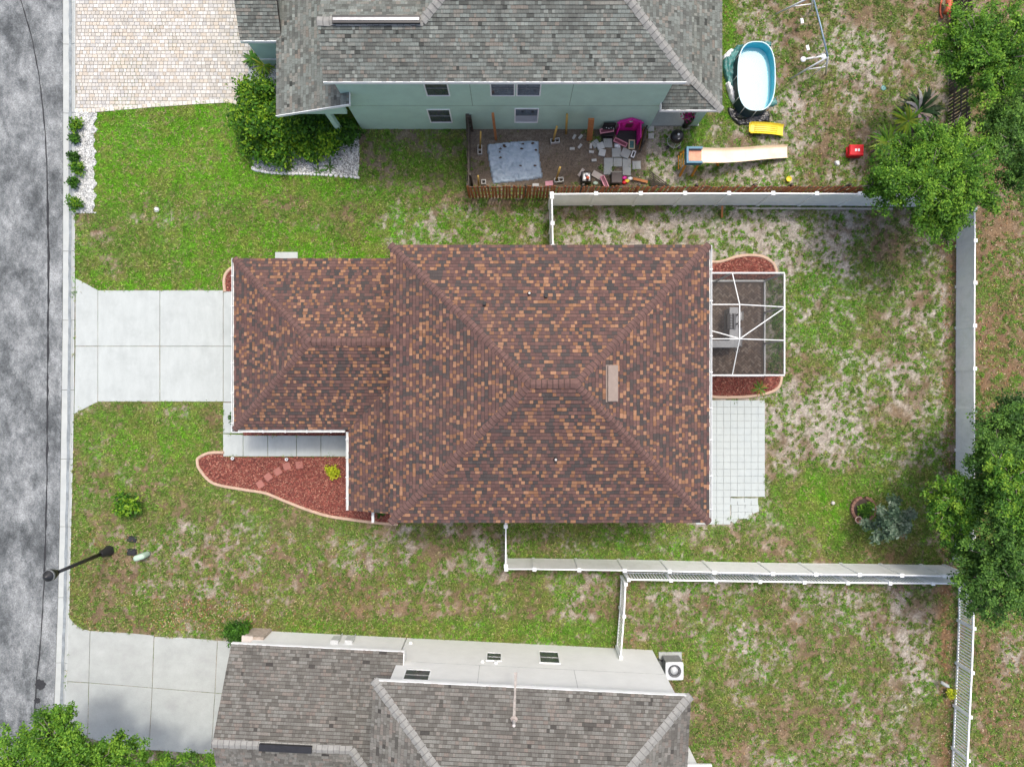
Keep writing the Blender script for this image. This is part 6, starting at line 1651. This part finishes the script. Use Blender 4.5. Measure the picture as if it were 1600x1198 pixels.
for k, (x, y) in enumerate(((975,279),(979,284),(984,280),(975,286),(930,287))):
    c = P(x, y); m = cols[k]
    tag(build("toy_scrap", MB().lathe((c.x,c.y,0), [(.06,0),(.1,.06),(.09,.12),(.04,.14)], 9, 1.2, .8), m, None, True, origin=c), ["small pink toy between the brown bin and orange board","small yellow toy against the brown fence right of the bin","small white toy nearest the orange board","small red toy squeezed behind the brown bin","small pale green toy below the square black grill"][k], "toy")
for k, (x, y) in enumerate(((1017,202),(1017,213))):
    c = P(x, y); tag(build("stepping_block", MB().prism([(c.x-.13,c.y-.12),(c.x+.13,c.y-.12),(c.x+.13,c.y+.12),(c.x-.13,c.y+.12)], 0, .07, .015), block_grey, None, origin=c), ["upper pale square block beside the dark fence panels","lower pale square block beside the dark fence panels"][k], "block", "pale blocks by the fence panels")
plank("pink board lying at the foot of the brown fence", (852,287), (864,286), .04, .04, .2, plastic_rose)
plank("white broken board at the foot of the brown fence", (832,289), (842,289), .04, .06, .12, block_grey)

# ------------------------------------------------------------------ grass blades and fallen leaves
NOGRASS += [[(xl*35.667+800+6, 599-(yn-.36)*35.667),(xr*35.667+800-14, 599-(yn-.36)*35.667),(xr*35.667+800-14, 599-(ysb+.36)*35.667),(xl*35.667+800+6, 599-(ysb+.36)*35.667)],
            [(418,430),(660,430),(660,660),(418,660)], [(565,-60),(1013,-60),(1013,203),(565,203)], [(440,-60),(570,-60),(570,200),(440,200)],
            [(408,984),(1022,1016),(1010,1300),(400,1300)], [(1000,1130),(1080,1130),(1080,1300),(1000,1300)],
            [(1152,82),(1204,82),(1204,172),(1152,172)], [(-200,-200),(118.5,-200),(117,610),(109,934),(100,1144),(95,1300),(-200,1300)]]
r = np.random.default_rng(99)
NT = 270000
tx = r.uniform(100, 1640, NT); ty = r.uniform(-30, 1230, NT)
ok_ = np.ones(NT, bool)
jx, jy = r.normal(0,1.1,NT), r.normal(0,1.1,NT)
for pl_ in NOGRASS: ok_ &= ~pip(tx+jx, ty+jy, pl_)
tx, ty = tx[ok_], ty[ok_]
mk, _, gc = soil_and_grass(tx, ty)
keep = r.random(len(tx)) < (mk*.95+.01)
tx, ty, mk, gc = tx[keep], ty[keep], mk[keep], gc[keep]
NW_ = 42000
wx_ = r.uniform(110, 1640, NW_); wy_ = r.uniform(-30, 1230, NW_); ok_ = np.ones(NW_, bool)
for pl_ in NOGRASS: ok_ &= ~pip(wx_, wy_, pl_)
wx_, wy_ = wx_[ok_], wy_[ok_]
wg, wl, ws, wr = cover(wx_, wy_); kk = r.random(len(wx_)) < np.clip(.55-np.abs(wg-.45)*1.3, .04, .5)*(wg > .12)
wx_, wy_ = wx_[kk], wy_[kk]; cn = 11
wmk, _, wgc = soil_and_grass(wx_, wy_); spread = np.repeat(r.uniform(.6,2.6,len(wx_)), cn)
tx = np.concatenate([tx, np.repeat(wx_, cn)+r.normal(0,1,len(wx_)*cn)*spread]); ty = np.concatenate([ty, np.repeat(wy_, cn)+r.normal(0,1,len(wx_)*cn)*spread])
mk = np.concatenate([mk, np.full(len(wx_)*cn, .9)]); gc = np.concatenate([gc, np.repeat(wgc*np.array((.82,.95,.8))*r.uniform(.75,1.15,(len(wx_),1)), cn, 0)])
nb_ = 3
bx = np.repeat(px2w(np.stack([tx, ty], -1), 0.0), nb_, 0); N = len(bx)
bx[:, :2] += r.normal(0, .022, (N,2))
a = r.uniform(0, 2*np.pi, N); Ln = r.uniform(.05,.12,N)*np.repeat(.75+.5*mk, nb_); e = r.uniform(.25,.95,N)
dirv = np.stack([np.cos(a)*np.cos(e), np.sin(a)*np.cos(e), np.sin(e)], -1); side = np.stack([-np.sin(a), np.cos(a), np.zeros(N)], -1)
wd = r.uniform(.010,.021,N)
bx[:,2] += .004
V = np.stack([bx-side*wd[:,None], bx+side*wd[:,None], bx+dirv*Ln[:,None]], 1).reshape(-1,3)
tm = r.uniform(.45,1.0,(len(gc),1))+r.random((len(gc),1))**2*.9; gc = gc*tm
tan_ = r.random(len(gc)) < .10+.08*(fbm(tx, ty, 20, 3, 3, .7) > .6); gc[tan_] = np.array((.40,.335,.18))*r.uniform(.6,1.25,(tan_.sum(),1))
C = np.repeat(gc, nb_, 0)*r.uniform(.8,1.2,(N,1))
straw = r.random(N) < .05; C[straw] = np.array((.34,.27,.13))*r.uniform(.7,1.2,(straw.sum(),1))
tag(np_mesh("grass", V, 3, grass_mat, None, col=C), "short patchy grass growing on the lawns", "grass", None, "stuff")
nl = 9000
zone = [((1526,-20,1640,1220),.45),((1470,330,1496,1200),.12),((240,935,400,985),.08),((110,830,620,985),.12),((980,915,1480,1200),.12),((1130,0,1490,285),.11)]
pts = []
for (x0,y0,x1,y1), fr in zone:
    m = int(nl*fr); pts.append(np.stack([r.uniform(x0,x1,m), r.uniform(y0,y1,m)], -1))
pts = np.concatenate(pts); ok_ = np.ones(len(pts), bool)
for pl_ in NOGRASS: ok_ &= ~pip(pts[:,0], pts[:,1], pl_)
pts = pts[ok_]; m = len(pts)
pal = np.array([(.30,.15,.06),(.40,.26,.12),(.22,.10,.05),(.50,.40,.27),(.17,.10,.06)])
tag(np_mesh("fallen_leaves", flakes(px2w(pts, r.uniform(.02,.05,m)), r.uniform(.02,.045,m), r.uniform(.01,.025,m), .35, r), 4, chip_mat, None, col=pal[r.integers(0,5,m)]), "brown fallen leaves scattered over the lawns and under the trees", "leaves", None, "stuff")
